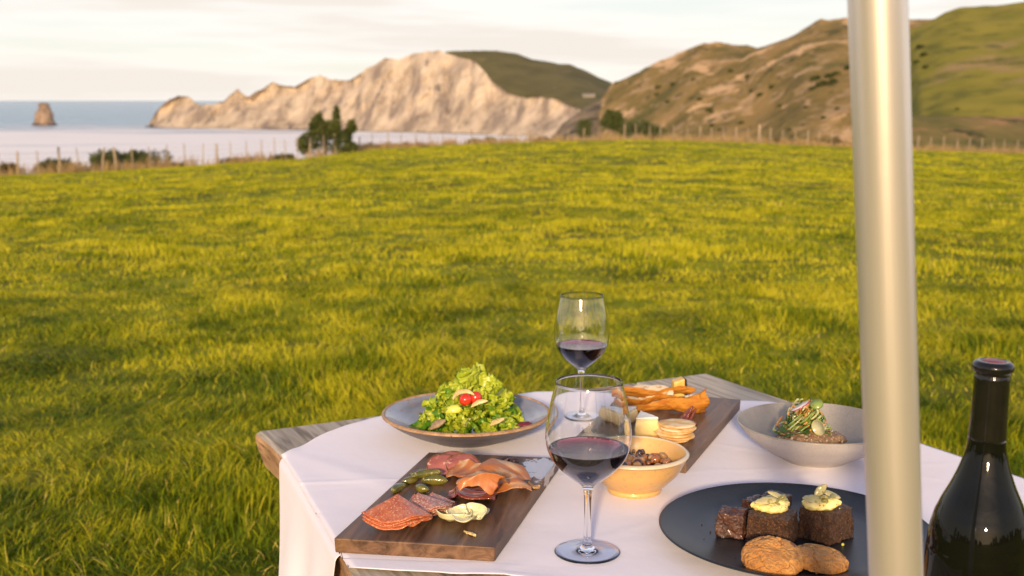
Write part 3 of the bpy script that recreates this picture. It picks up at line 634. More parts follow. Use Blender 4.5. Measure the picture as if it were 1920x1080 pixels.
def cloth_pt(a, s):
    """a: distance across the table measured along the cloth; s 0..1 from far to near hem"""
    aL = 0.0; aR = TW
    ua = min(max(a, -.02), TW - .004)
    v0 = vfar(min(ua, aR)); v1 = vnear(ua)
    over = 0
    if a < aL: over = aL - a; v0 = .178 + .035 * min(1, over * 1.5) + .01 * math.sin(over * 9); v1 = .618 - .012 * min(1, (over / .06)) - .05 * over
    if a > aR: over = a - aR; v0 = FB[-1][1] + .02 * over; v1 = TL - .01
    v = v0 + (v1 - v0) * s
    eL = uleft(v) - .004; eR = TW + .004; side = 0
    if a < aL: side = -1; e = eL
    elif a > aR: side = 1; e = eR
    z = .0026; u = a
    if side:
        th_ = min(over / SM, math.pi / 2); 
        u_off = SM * math.sin(th_); dz = SM * (1 - math.cos(th_)); rest = max(0, over - SM * math.pi / 2)
        fold = (.5 + .5 * math.sin(v * 31 + 2.1 * side + .9 * math.sin(v * 13))) * min(.038, rest * .16) + min(.02, rest * .07)
        u = e + side * (u_off - SM + fold + .003) ; z = .0026 - dz - rest * .985
        if side < 0 and rest > 0: v += .012 * math.sin(rest * 11) * (1 - s)
    else:
        k = a / TW
        if a < .10: u = eL + .003 - SM * 0 + (a - 0) * ((.10 - eL) / .10) if True else a
        w = mn.noise(Vector((u * 7 + v * 3, v * 5 - u * 4, 1))) * .0016 + abs(mn.noise(Vector((u * 3 - v * 9, v * 2, 4)))) * .0022
        # pressed creases
        for (x0, x1_, c) in ((.9, -.55, .36), (-.4, 1, .33), (.2, 1, .78)):
            d = abs(u * x0 + v * x1_ - c) ; w += .0022 * math.exp(-(d / .006) ** 2)
        # long soft wrinkle from the corner down towards the board
        d = u * .85 + (v - .25) * -.3 - .04; w += .0035 * math.exp(-(d / .018) ** 2) * max(0, 1 - abs(v - .4) * 3)
        edge = min(s, 1 - s) * (v1 - v0); w += .0035 * max(0, 1 - edge / .02) * (.5 + .5 * math.sin(u * 60 + math.sin(u * 23) * 2)) * (1 if v0 > .001 else 0)
        cap_ = .0012 + .0035 * max(0, min(1, (.20 - u) / .06)) * max(0, min(1, (.44 - v) / .06)); z += cap_ * math.tanh(max(0, w) / cap_)
        if s > .93: z += .004 * (s - .9) * 10 * (.5 + .5 * math.sin(u * 17 + 1)) * .6
    return tb(u, v, z)
avals = [-.62 + .62 * i / 70 for i in range(70)] + [-SM * 1.6 * (1 - i / 8) for i in range(1, 8)] + [TW * i / 150 for i in range(151)] + [TW + SM * 1.6 * i / 8 for i in range(1, 9)] + [TW + SM * 1.6 + .4 * i / 40 for i in range(1, 41)]
avals = sorted(set(round(a, 5) for a in avals)); nA = len(avals); nS = 170
vs = [cloth_pt(a, j / (nS - 1)) for j in range(nS) for a in avals]
fs = [(j * nA + i, (j + 1) * nA + i, (j + 1) * nA + i + 1, j * nA + i + 1) for j in range(nS - 1) for i in range(nA - 1)]
cl = mesh('tablecloth', vs, fs, m_cloth); solid(cl, .0009, 1); cl.cycles.is_caustics_receiver = True
tag(cl, 'white cotton cloth spread over the wooden table and hanging at both sides', 'tablecloth')
CZ = .0048                                             # top of the cloth above the wood

# ================================================================== SERVING BOARDS
def board(name, corners, thick, m, label, seed):
    """corners: four world points of the upper face"""
    c = sum(corners, Vector()) / 4; root = empty(name, (c.x, c.y, TOP + CZ), label, 'serving board')
    ex = (corners[1] - corners[0]).normalized(); root.rotation_euler.z = math.atan2(ex.y, ex.x); R = Matrix.Rotation(-root.rotation_euler.z, 3, 'Z')
    P4 = [R @ (p - c) for p in corners]; bm = bmesh.new()
    lo = [bm.verts.new((p.x * .994, p.y * .994, 0)) for p in P4]; hi = [bm.verts.new((p.x, p.y, thick)) for p in P4]
    bm.faces.new(hi); bm.faces.new(lo[::-1])
    for i in range(4): bm.faces.new((lo[i], lo[(i + 1) % 4], hi[(i + 1) % 4], hi[i]))
    o = bobj('slab', bm, m, root, smooth=False, bevel=.0018, seg=3)
    return root, P4
def woodmat(name, c1, c2, c3, wet=None):
    m, t, P, OO = newmat(name); l = t.links; cn = nn(t, 'ShaderNodeTexCoord'); mpn = nn(t, 'ShaderNodeMapping'); mpn.inputs['Scale'].default_value = (11, 1.3, 16); l.new(cn.outputs['Object'], mpn.inputs[0])
    mpn.inputs['Rotation'].default_value = (0, 0, .05)
    n1 = nn(t, 'ShaderNodeTexNoise'); n1.inputs['Scale'].default_value = 4; n1.inputs['Detail'].default_value = 9; n1.inputs['Roughness'].default_value = .62; n1.inputs['Distortion'].default_value = 1.2; l.new(mpn.outputs[0], n1.inputs[0])
    r1 = nn(t, 'ShaderNodeValToRGB'); el = r1.color_ramp.elements; el.new(.5)
    for k, (p, c) in enumerate([(.34, c1), (.52, c2), (.70, c3)]): el[k].position = p; el[k].color = (*c, 1)
    l.new(n1.outputs[0], r1.inputs[0]); l.new(r1.outputs[0], P.inputs['Base Color'])
    b = nn(t, 'ShaderNodeBump'); b.inputs['Strength'].default_value = .35; b.inputs['Distance'].default_value = .001; l.new(n1.outputs[0], b.inputs['Height'])
    P.inputs['Specular IOR Level'].default_value = .4
    mr_ = nn(t, 'ShaderNodeMapRange'); mr_.inputs[3].default_value = .34; mr_.inputs[4].default_value = .6; l.new(n1.outputs[0], mr_.inputs[0]); l.new(b.outputs[0], P.inputs['Normal'])
    if wet:                                 # a spill of oil lying on the wood: smooth where wet
        sx = nn(t, 'ShaderNodeVectorMath', operation='DISTANCE'); sx.inputs[1].default_value = wet[0]
        sc = nn(t, 'ShaderNodeMapping'); sc.inputs['Scale'].default_value = wet[1]; sc.vector_type = 'POINT'; l.new(cn.outputs['Object'], sc.inputs[0]); l.new(sc.outputs[0], sx.inputs[0])
        nz = nn(t, 'ShaderNodeTexNoise'); nz.inputs['Scale'].default_value = 42; nz.inputs['Detail'].default_value = 5; nz.inputs['Roughness'].default_value = .65; l.new(cn.outputs['Object'], nz.inputs[0])
        a_ = nn(t, 'ShaderNodeMath', operation='MULTIPLY_ADD'); a_.inputs[1].default_value = wet[2]; l.new(nz.outputs[0], a_.inputs[0]); l.new(sx.outputs['Value'], a_.inputs[2])
        mk = nn(t, 'ShaderNodeMapRange'); mk.inputs[1].default_value = wet[3]; mk.inputs[2].default_value = wet[3] + .003; mk.inputs[3].default_value = 1; mk.inputs[4].default_value = 0; l.new(a_.outputs[0], mk.inputs[0])
        rr = nn(t, 'ShaderNodeMix', data_type='FLOAT'); l.new(mk.outputs[0], rr.inputs[0]); l.new(mr_.outputs[0], rr.inputs[2]); rr.inputs[3].default_value = .10; l.new(rr.outputs[0], P.inputs['Roughness'])
        l.new(mk.outputs[0], P.inputs['Coat Weight']); P.inputs['Coat Roughness'].default_value = .05; P.inputs['Coat IOR'].default_value = 2.4
    else: l.new(mr_.outputs[0], P.inputs['Roughness'])
    return m
TA = .020; hA = CZ + TA; TBd = .020; hB = CZ + TBd
cA = [W(626, 1009, hA), W(928, 1026, hA), W(1047, 858, hA), W(805, 848, hA)]
def squared(c, ex=None, wid=None, ln=None):
    ex = (c[1] - c[0]).normalized(); ey = Vector((-ex.y, ex.x, 0)); wid = (c[1] - c[0]).length; ln = ln or ((c[3] - c[0]).dot(ey) + (c[2] - c[1]).dot(ey)) / 2
    sk = ((c[3] - c[0]).dot(ex) + (c[2] - c[1]).dot(ex)) / 2
    return [c[0], c[1], c[1] + ey * ln + ex * sk, c[0] + ey * ln + ex * sk]
m_bA = woodmat('walnut_board', (.050, .026, .014), (.13, .068, .036), (.21, .118, .064), wet=((0, 0, 0), (1, 1, 1), .0, -1))
m_bB = woodmat('brown_board', (.06, .034, .02), (.145, .085, .05), (.22, .135, .082))
cA = squared(cA)
bA, PA = board('serving_board', cA, TA, m_bA, 'dark walnut board holding cured meats and gherkins, nearest on the left', 1)
qB = [W(1186, 731, hB), W(1389, 749, hB)]; ey = (W(1293, 859, hB) - qB[1]).normalized()
cB = [qB[0] + ey * .415, qB[1] + ey * .415, qB[1], qB[0]]
bB, PB = board('serving_board', cB, TBd, m_bB, 'brown wooden board holding cheeses and crackers, behind the front wine glass', 2)
# wet oily patch on the first board: set the mask from where it lies
wp = W(1012, 878, hA); R_ = Matrix.Rotation(-bA.rotation_euler.z, 3, 'Z'); wl = R_ @ (wp - Vector((bA.location.x, bA.location.y, 0)))
for nd in m_bA.node_tree.nodes:
    if nd.bl_idname == 'ShaderNodeVectorMath' and nd.operation == 'DISTANCE': nd.inputs[1].default_value = (wl.x, wl.y * .55, TA)
    if nd.bl_idname == 'ShaderNodeMapping' and nd.inputs['Scale'].default_value[0] == 1: nd.inputs['Scale'].default_value = (1, .55, 1)
    if nd.bl_idname == 'ShaderNodeMath' and nd.operation == 'MULTIPLY_ADD': nd.inputs[1].default_value = .09
    if nd.bl_idname == 'ShaderNodeMapRange' and nd.inputs[1].default_value == -1: nd.inputs[1].default_value = .071; nd.inputs[2].default_value = .073

# ================================================================== GLASSES, BOTTLE, POLE
m_glass, t, P, OO = newmat('clear_glass'); P.inputs['Base Color'].default_value = (1, 1, 1, 1); P.inputs['Transmission Weight'].default_value = 1; P.inputs['Roughness'].default_value = 0; P.inputs['IOR'].default_value = 1.5
m_wine, t, P, OO = newmat('red_wine'); t.nodes.remove(P); gb = nn(t, 'ShaderNodeBsdfGlass'); gb.inputs['IOR'].default_value = 1.34; gb.inputs['Roughness'].default_value = 0; gb.inputs['Color'].default_value = (1, .9, .93, 1); t.links.new(gb.outputs[0], OO.inputs[0])
va = nn(t, 'ShaderNodeVolumeAbsorption'); va.inputs['Color'].default_value = (.72, .015, .10, 1); va.inputs['Density'].default_value = 260; t.links.new(va.outputs[0], OO.inputs['Volume'])
m_bub = mat('wine_bubble', (.55, .25, .30), rough=.15, spec=.6, trans=.5)
GP = [(.0056, .012), (.0048, .024), (.0044, .05), (.0048, .072), (.0060, .082), (.0075, .0875), (.0120, .0925), (.0235, .101), (.0355, .1115), (.0460, .124), (.0520, .1365), (.0545, .150), (.0543, .164), (.0520, .181), (.0476, .202), (.0420, .2255)]
def wine_glass(px, py, label, sr=1, level=.138, tilt=0, seed=0):
    p = W(px, py, CZ + .0004); o = empty('wine_glass', p, label, 'wine glass', 'glasses of red wine')
    outer = smooth_prof(GP, 5); foot = [(.0, .0024), (.012, .0020), (.028, .0010), (.0400, .0002), (.0419, .0003), (.0425, .0008), (.0418, .0012), (.034, .0016), (.024, .0023), (.0165, .0032), (.0118, .0048), (.0090, .0070), (.0070, .0095)]
    ext = foot + outer
    iz0 = .0905; inner = []
    ob = [q for q in outer if q[1] > .0925]
    for r, z in reversed(ob): inner.append((max(r - .0011, 0), z))
    inner += [(.0085, .0925), (.004, .0912), (0, .0908)]
    prf = [(r * sr, z) for r, z in ext] + [((ob[-1][0] - .0003) * sr, .2261), ((ob[-1][0] - .0008) * sr, .2261)] + [(r * sr, z) for r, z in inner]
    v, f = lathe(prf, 96); f = [q for q in f if len(q) == 4]
    g = mesh('glass', v, f, m_glass, o); g.cycles.is_caustics_caster = True
    bm = bmesh.new(); bm.from_mesh(g.data); bmesh.ops.remove_doubles(bm, verts=bm.verts, dist=1e-6); bmesh.ops.recalc_face_normals(bm, faces=bm.faces); bm.to_mesh(g.data); bm.free()
    g.data.polygons.foreach_set('use_smooth', [True] * len(g.data.polygons))
    wp_ = [(0, .0912), (.004, .0917)] + [(max(r - .00135, .003), z) for r, z in ob if z < level] ; rr = wp_[-1][0]
    wp_ += [(rr + .0004, level + .0008), (rr - .0008, level + .0003), (rr - .003, level), (0, level)]
    v, f = lathe([(r * sr, z) for r, z in wp_], 96); f = [q for q in f if len(q) == 4]; w = mesh('wine', v, f, m_wine, o)
    bm = bmesh.new(); bm.from_mesh(w.data); bmesh.ops.remove_doubles(bm, verts=bm.verts, dist=1e-6); bmesh.ops.recalc_face_normals(bm, faces=bm.faces); bm.to_mesh(w.data); bm.free(); w.data.polygons.foreach_set('use_smooth', [True] * len(w.data.polygons))
    r = random.Random(seed); bm = bmesh.new()
    for k in range(42):                    # froth clinging to the far rim of the wine
        a = r.gauss(1.15, .16) if k < 34 else r.gauss(3.0, .12); rad = (rr - r.uniform(.0012, .005)) * sr; s = r.uniform(.0006, .0015)
        bmesh.ops.create_icosphere(bm, subdivisions=2, radius=s, matrix=Matrix.Translation((rad * math.cos(a), rad * math.sin(a), level + s * .4)))
    bobj('froth', bm, m_bub, o)
    return o
wine_glass(1101, 1035, 'larger wine glass of red wine in front, standing between the boards', 1, .1385, seed=2)
wine_glass(1089, 780, 'smaller wine glass of red wine standing farther back on the cloth', .93, .1335, seed=5)

# bottle
YB = 1.082; m_bot = mat('dark_glass', (.004, .0045, .003), rough=.03, spec=.22)
m_caps = mat('black_capsule', (.006, .006, .005), (.009, .008, .007), scale=60, rough=.05, spec=.45)
raw = prof(YB, [(720, 30.5), (760, 31), (800, 31.7), (832, 33), (849, 34.5), (862, 37), (876, 41), (893, 46.5), (913, 54), (930, 61.5), (947, 69.5), (962, 75.5), (977, 81), (1002, 86.5), (1030, 89.5), (1058, 91)])
raw = [(r * 1.03, h) for r, h in raw]
xb = RY(1838, 900, YB).x
bt = empty('wine_bottle', (xb, YB, TOP + CZ), 'dark glass wine bottle with black capsule at the right edge of the table', 'wine bottle')
bt.rotation_euler = (0, math.radians(.9), 0)
body = [(0, .002), (.03, .0005), (.044, .0), (raw[-1][0] - .001, .008)] + [(raw[-1][0] + .0004, .03), (raw[-1][0] + .0004, .06)] + raw[::-1]
split = [q for q in body if q[1] <= raw[2][1]]
v, f = lathe(smooth_prof(split, 5), 128); bmv = mesh('body', v, f, m_bot, bt)
ztop = raw[0][1]; rn = raw[0][0]
cap = [(r + .0002, z) for r, z in raw[::-1] if z >= raw[3][1] - .004]
cap = smooth_prof(cap, 4) + [(rn + .0006, ztop + .004), (rn - .001, ztop + .0055), (rn + .0006, ztop + .0068), (rn + .0028, ztop + .0095), (rn + .0032, ztop + .0125), (rn + .0022, ztop + .0155), (rn - .0005, ztop + .0175), (rn - .0035, ztop + .0180), (rn - .0045, ztop + .0172), (0, ztop + .0172)]
v, f = lathe(cap, 128); cp = mesh('capsule', v, f, m_caps, bt)
zt = ztop + .0172; mb = MB(); mb.add(lathe([(0, zt), (rn - .0048, zt + .0002), (rn - .0052, zt + .0008), (0, zt + .0009)], 64)); mb.build('seal', mat('seal_red', (.16, .025, .03), rough=.35, spec=.5), cp)
mb = MB()
for k in range(5):
    a = .9 + k * .32; c = Vector(((rn - .0082) * math.cos(a), (rn - .0082) * math.sin(a), zt + .0011)); q = Vector((math.cos(a), math.sin(a), 0)) * .0013
    mb.add(tube_pts([c - q, c + q], .00035, 5))
mb.build('stamp', mat('seal_mark', (.45, .25, .25), rough=.4), cp)

# pole: brushed aluminium, leaning a little
zp0, zp1 = .041 * F / 110, .041 * F / 98
def cpos(px, py, z): d = ray(px, py); return Vector((0, 0, CAM_H)) + d * z
pt = cpos(1645.5, 0, zp0); pb = cpos(1680, 1080, zp1); dr = (pt - pb).normalized(); g0 = pb - dr * ((pb.z + .05) / dr.z); g1 = pb + dr * ((2.35 - pb.z) / dr.z)
m, t, P, OO = newmat('brushed_aluminium'); l = t.links; P.inputs['Metallic'].default_value = 1; P.inputs['Metallic'].default_value = .74; P.inputs['Base Color'].default_value = (.74, .68, .64, 1)
cn = nn(t, 'ShaderNodeTexCoord'); mpn = nn(t, 'ShaderNodeMapping'); mpn.inputs['Scale'].default_value = (500, 500, 6); l.new(cn.outputs['Object'], mpn.inputs[0]); nz = nn(t, 'ShaderNodeTexNoise'); nz.inputs['Scale'].default_value = 1; nz.inputs['Detail'].default_value = 4; l.new(mpn.outputs[0], nz.inputs[0])
mr_ = nn(t, 'ShaderNodeMapRange'); mr_.inputs[3].default_value = .30; mr_.inputs[4].default_value = .40; l.new(nz.outputs[0], mr_.inputs[0]); l.new(mr_.outputs[0], P.inputs['Roughness'])
n2 = nn(t, 'ShaderNodeTexNoise'); n2.inputs['Scale'].default_value = 9; n2.inputs['Detail'].default_value = 5; l.new(cn.outputs['Object'], n2.inputs[0]); b = nn(t, 'ShaderNodeBump'); b.inputs['Strength'].default_value = .12; b.inputs['Distance'].default_value = .003; l.new(n2.outputs[0], b.inputs['Height']); l.new(b.outputs[0], P.inputs['Normal'])
Lp = (g1 - g0).length
v, f = lathe([(.0205, 0), (.0205, .5), (.0205, 1.0), (.0205, 1.6), (.0205, Lp - .002), (.0195, Lp), (.0185, Lp), (.0185, Lp - .1), (0, Lp - .1)], 96)
pole = mesh('tent_pole', v, f, m, loc=g0); pole.rotation_euler = dr.to_track_quat('Z', 'Y').to_euler(); tag(pole, 'shiny aluminium tent pole leaning slightly in front of the table', 'pole')

# ================================================================== CROCKERY
def speckle(name, c1, c2, sp, rough=.4, rim=None, scale=14, spd=320, spt=(.60, .66), coat=0, zrim=None, bump=.1):
    return mat(name, c1, c2, scale=scale, rough=rough, c3=sp, c3s=spd, c3p=spt, spec=.5, coat=coat, bump=bump, bscale=60, bdist=.0008)
def dish(name, cpt, prf_out, prf_in, m_out, m_in, m_rim, label, cat, wob=.01, seed=0):
    """turned dish: outer wall and foot, inner face, and rim band as parts"""
    o = empty(name, cpt, label, cat)
    v, f = lathe(smooth_prof(prf_out, 5), 128, wob, seed); mesh('outer_wall', v, [q for q in f if len(q) == 4], m_out, o)
    v, f = lathe(smooth_prof(prf_in, 5), 128, wob, seed); mesh('inner_face', v, [q for q in f if len(q) == 4], m_in, o)
    ro, zo = prf_out[-1]; ri, zi = prf_in[0]
    w = (ro - ri); ring = [(ro, zo), (ro + .0003, zo + w * .25), (ro - w * .2, zo + w * .5), (ro - w * .5, zo + w * .6), (ri + w * .2, zi + w * .5), (ri, zi)]
    v, f = lathe(ring, 128, wob, seed); mesh('rim', v, [q for q in f if len(q) == 4], m_rim, o)
    return o
# salad plate
Ys = 1.964; ps = RY(875, 777, Ys); ps.z = TOP + CZ - .0005
m_blue = mat('blue_grey_glaze', (.13, .135, .17), (.33, .36, .44), scale=6, rough=.18, spec=.6, c3=(.22, .16, .11), c3s=55, c3p=(.6, .68), coat=.4, stretch=(1, 1, 6), bump=.12, bscale=50, bdist=.001)
m_bout = mat('brown_grey_clay', (.10, .085, .08), (.17, .14, .125), scale=20, rough=.42, c3=(.06, .05, .05), c3s=260, stretch=(1, 1, 8), bump=.2, bscale=40, bdist=.001)
m_brim = mat('tan_rim', (.30, .17, .085), (.42, .26, .14), scale=60, rough=.5, c3=(.16, .10, .06), c3s=260, bump=.2, bscale=200)
dish('salad_plate', ps, [(0, .002), (.05, .0), (.064, .0005), (.070, .004), (.095, .013), (.125, .028), (.1455, .043)],
     [(.1395, .0450), (.135, .0425), (.115, .0305), (.09, .019), (.06, .0105), (.02, .008), (0, .008)], m_bout, m_blue, m_brim, 'wide stoneware plate with tan rim and blue grey glaze holding the lettuce salad', 'plate', .012, 1)
# grey speckled bowl
Yg = 1.839; pg = RY(1530, 804, Yg); pg.z = TOP + CZ - .0005
m_gout = speckle('pale_speckle', (.42, .38, .36), (.50, .46, .43), (.28, .25, .22), .55, spd=700)
m_gin = speckle('grey_speckle', (.22, .205, .19), (.30, .28, .26), (.16, .15, .14), .5, spd=600)
m_grim = mat('grey_rim', (.27, .24, .19), (.36, .33, .28), scale=30, rough=.4)
dish('soup_bowl', pg, [(0, .002), (.044, .0), (.050, .001), (.058, .006), (.085, .021), (.112, .042), (.1265, .0605)],
     [(.1235, .0615), (.112, .0475), (.090, .026), (.062, .012), (.03, .008), (0, .008)], m_gout, m_gin, m_grim, 'wide grey speckled stoneware bowl half hidden by the tent pole', 'bowl', .006, 2)
# beige bowl
Yb = 1.684; pbw = RY(1190, 852, Yb); pbw.z = TOP + CZ - .0005
m_be = mat('honey_glaze', (.54, .31, .095), (.64, .385, .13), scale=9, rough=.28, spec=.5, c3=(.48, .29, .11), c3s=170, c3p=(.56, .72), coat=.3, bump=.08, bscale=70, bdist=.001)
m_brm = mat('cream_rim', (.58, .46, .30), (.66, .54, .38), scale=30, rough=.25, coat=.3)
dish('relish_bowl', pbw, [(0, .002), (.035, .0), (.0395, .0005), (.041, .004), (.0405, .008), (.050, .015), (.066, .032), (.0755, .050), (.078, .055), (.0805, .0575)],
     [(.0755, .0600), (.0725, .054), (.064, .034), (.048, .017), (.03, .010), (0, .009)], m_be, m_be, m_brm, 'honey coloured ceramic bowl of nut relish behind the front glass', 'bowl', .004, 3)
# black plate
Yp = 1.477; pp = RY(1491, 997, Yp); pp.z = TOP + CZ - .0005
m_blk = mat('matt_black_glaze', (.009, .010, .012), (.015, .017, .020), scale=5, rough=.38, spec=.45, bump=.05, bscale=400, bdist=.0004, c3=(.05, .052, .055), c3s=420, c3p=(.66, .70))
plate = dish('dessert_plate', pp, [(0, .002), (.10, .0), (.115, .0005), (.125, .004), (.15, .0105), (.170, .0165), (.1785, .0205)],
     [(.1762, .0212), (.168, .0182), (.15, .0128), (.128, .0080), (.10, .0066), (0, .0066)], m_blk, m_blk, m_blk, 'large matt black plate of cakes and cookies, partly behind the pole', 'plate', .002, 4)
PLZ = CZ + .0066

# ================================================================== FOOD
# --- lettuce
m_let, t, P, OO = newmat('lettuce'); l = t.links; at = nn(t, 'ShaderNodeAttribute', attribute_name='tint'); r = nn(t, 'ShaderNodeValToRGB'); el = r.color_ramp.elements
for k in range(2): el.new(.5)
for k, (p, c) in enumerate([(0, (.72, .74, .34)), (.3, (.62, .68, .08)), (.7, (.48, .58, .035)), (1, (.10, .26, .018))]): el[k].position = p; el[k].color = (*c, 1)
l.new(at.outputs['Fac'], r.inputs[0]); l.new(r.outputs[0], P.inputs['Base Color']); P.inputs['Roughness'].default_value = .33; P.inputs['Specular IOR Level'].default_value = .5
cn = nn(t, 'ShaderNodeTexCoord'); nz = nn(t, 'ShaderNodeTexNoise'); nz.inputs['Scale'].default_value = 140; nz.inputs['Detail'].default_value = 4; l.new(cn.outputs['Object'], nz.inputs[0]); b = nn(t, 'ShaderNodeBump'); b.inputs['Strength'].default_value = .3; b.inputs['Distance'].default_value = .0015; l.new(nz.outputs[0], b.inputs['Height']); l.new(b.outputs[0], P.inputs['Normal'])
tr = nn(t, 'ShaderNodeBsdfTranslucent'); l.new(r.outputs[0], tr.inputs[0]); ms = nn(t, 'ShaderNodeMixShader'); ms.inputs[0].default_value = .42; l.new(P.outputs[0], ms.inputs[1]); l.new(tr.outputs[0], ms.inputs[2]); l.new(ms.outputs[0], OO.inputs[0])
def lettuce_leaf(parent, base, dirn, L_, wd, curl, seed, dark=0):
    r = random.Random(seed); dirn = Vector(dirn).normalized(); side = dirn.cross(Vector((0, 0, 1)))
    if side.length < .2: side = Vector((1, 0, 0))
    side.normalize(); side = Matrix.Rotation(r.uniform(-.7, .7), 3, dirn) @ side; nrm = side.cross(dirn).normalized()
    nu, nv = 49, 26; vs = []; tint = []; ph = r.uniform(0, 6)
    for j in range(nv):
        t = j / (nv - 1)
        for i in range(nu):
            s = (i / (nu - 1)) * 2 - 1; e = max(abs(s), .85 * t ** 2.2) ** 3.2
            half = wd * (.16 + .84 * math.sin(min(1, t * 1.15) * math.pi * .5) ** .8) * (1 - .28 * t ** 5)
            fr1 = math.sin(s * 7 + t * 9 + ph) * .25 + math.sin(s * 12 + t * 15 + ph * 2) * .34 + math.sin(s * 24 - t * 25 + ph * 3) * .13
            ruff = wd * .42 * e * fr1 + wd * .10 * mn.noise(Vector((s * 4, t * 6, ph))) * 1.6 + wd * .035 * mn.noise(Vector((s * 12, t * 14, ph)))
            p = Vector(base) + dirn * (L_ * t * (1 - .10 * s * s)) + side * (half * s * (1 - .12 * abs(s))) 
            p += nrm * (curl * L_ * t * t + .35 * wd * s * s + ruff) + side * (wd * .10 * e * math.sin(t * 40 + ph)) + dirn * (wd * .14 * e * math.sin(s * 24 + ph))
            p.z -= L_ * .18 * t ** 3; rd = math.hypot(p.x, p.y); p.z = max(p.z, (0 if rd < .05 else (rd - .05) ** 1.25 * .68) + .003 + .004 * abs(fr1)) if rd < .140 else p.z + max(0, .047 - p.z)
            vs.append(p); tint.append(min(1, max(0, (1 - math.exp(-abs(s) * 9)) * (.28 + .45 * r.uniform(.85, 1.1) * min(1, e + .25)) + dark * .5 + .25 * mn.noise(Vector((s * 3, t * 4, ph + 4))))))
    fs = [(j * nu + i, j * nu + i + 1, (j + 1) * nu + i + 1, (j + 1) * nu + i) for j in range(nv - 1) for i in range(nu - 1)]
    o = mesh('leaf', vs, fs, m_let, parent); a = o.data.attributes.new('tint', 'FLOAT', 'POINT'); a.data.foreach_set('value', tint); return o
sal = empty('lettuce_salad', (ps.x, ps.y, TOP + CZ + .008), 'frilly green lettuce heaped on the blue grey stoneware plate', 'salad')
r = random.Random(12); kx = 2.02 / F
def SL(px, py, dy=0): q = RY(px, py, Ys + dy); return q - Vector((ps.x, ps.y, TOP + CZ + .008))
k = 0
# (tip px, tip py, depth offset, half width, curl, dark)
for tx, ty, dy, wd, cu, dk in [(785, 797, .0, .035, -.2, .5), (775, 785, -.04, .030, -.2, .7), (800, 762, .0, .034, -.1, .2), (795, 745, .03, .034, 0, .1), (818, 735, .01, .034, .05, .15), (835, 722, .03, .034, 0, .3), (850, 715, .0, .03, .1, 0),
      (868, 705, .02, .036, 0, 0), (888, 682, .03, .040, .05, 0), (908, 678, .01, .040, .1, 0), (922, 692, .02, .034, .1, .1), (940, 718, .02, .036, 0, 0), (952, 735, .0, .034, 0, .1), (945, 760, .02, .034, -.1, .3), (972, 768, .01, .034, -.1, .3), (978, 785, -.01, .032, -.2, .4),
      (965, 795, -.06, .030, -.2, .5), (930, 800, -.085, .032, -.3, .4), (900, 800, -.095, .034, -.3, .2), (868, 805, -.10, .034, -.3, .35), (838, 803, -.09, .032, -.3, .6), (808, 802, -.07, .030, -.3, .6),
      (880, 770, -.08, .030, -.1, .0), (905, 765, -.07, .032, .05, .1), (850, 770, -.07, .030, 0, .2), (925, 760, -.06, .032, .0, .3), (830, 775, -.06, .030, -.1, .1), (862, 740, -.01, .036, .1, .5), (905, 725, .0, .038, .1, .05), (925, 715, -.01, .032, .1, 0), (885, 715, -.01, .036, .1, .15), (895, 785, -.085, .026, .1, .05), (950, 780, -.05, .03, -.1, .5), (820, 755, -.03, .03, 0, .4)]:
    tip = SL(tx, ty, dy); h0 = .45 if tip.z > .06 else .2
    b0 = Vector((tip.x * .42 + r.uniform(-.012, .012), tip.y * .4 + r.uniform(-.012, .012), max(.006, tip.z * h0 - .008)))
    d = tip - b0; Ln = max(.045, d.length * 1.0)
    if k in (19, 23, 25, 31): k += 1; continue
    lettuce_leaf(sal, b0, d, Ln * 1.03, wd * 1.30, cu, 100 + k, dk); k += 1
def rest(name, bm, m, p, label=None, cat=None, group=None, rot=(0, 0, 0), sm=True):
    o = bobj(name, bm, m, smooth=sm, loc=p); o.rotation_euler = rot
    if label: tag(o, label, cat, group)
    return o
m_tom = mat('tomato_skin', (.50, .018, .010), (.62, .035, .014), scale=20, rough=.14, spec=.6, coat=.4)
Gt = 'cherry tomatoes on the salad'
rest('cherry_tomato', blob(.0110, 3, .04, 1.2, 1), m_tom, RY(873, 749, Ys - .042), 'left red cherry tomato nestled in the lettuce', 'tomato', Gt)
rest('cherry_tomato', blob(.0105, 3, .04, 1.2, 2, sc=(1, 1, 1.1)), m_tom, RY(892, 746, Ys - .036), 'right red cherry tomato nestled in the lettuce', 'tomato', Gt)
def crescent(L_, w, th, bend, seed=0, n=22):
    """a curved slice: tapering strip bent in a crescent"""
    vs = []; k = 8
    for i in range(n):
        t = i / (n - 1); a = (t - .5) * bend; R0 = L_ / max(bend, .01); c = Vector((R0 * math.sin(a), R0 * (math.cos(a) - 1), 0)); tn = Vector((math.sin(a), math.cos(a), 0)); h = w * (math.sin(math.pi * min(.97, max(.03, t))) ** .6)
        for q in range(k):
            b_ = 2 * math.pi * q / k; vs.append(c + tn * (h * .5 * math.cos(b_)) + Vector((0, 0, th * .5 * math.sin(b_) + th * .5 * mn.noise(Vector((t * 5, b_, seed))))))
    fs = [(i * k + q, i * k + (q + 1) % k, (i + 1) * k + (q + 1) % k, (i + 1) * k + q) for i in range(n - 1) for q in range(k)] + [tuple(range(k))[::-1], tuple((n - 1) * k + q for q in range(k))]
    bm = bmesh.new(); vv = [bm.verts.new(v) for v in vs]; [bm.faces.new([vv[i] for i in f]) for f in fs]; return bm
m_onion = mat('pale_pepper_flesh', (.46, .34, .13), (.60, .46, .22), scale=120, rough=.4, sss=.1)
rest('onion_slice', crescent(.046, .009, .004, 2.2, 3), m_onion, RY(866, 734, Ys - .052), 'curved pale onion slice arching over the cherry tomatoes', 'onion slice', None, (.95, -.15, .3))
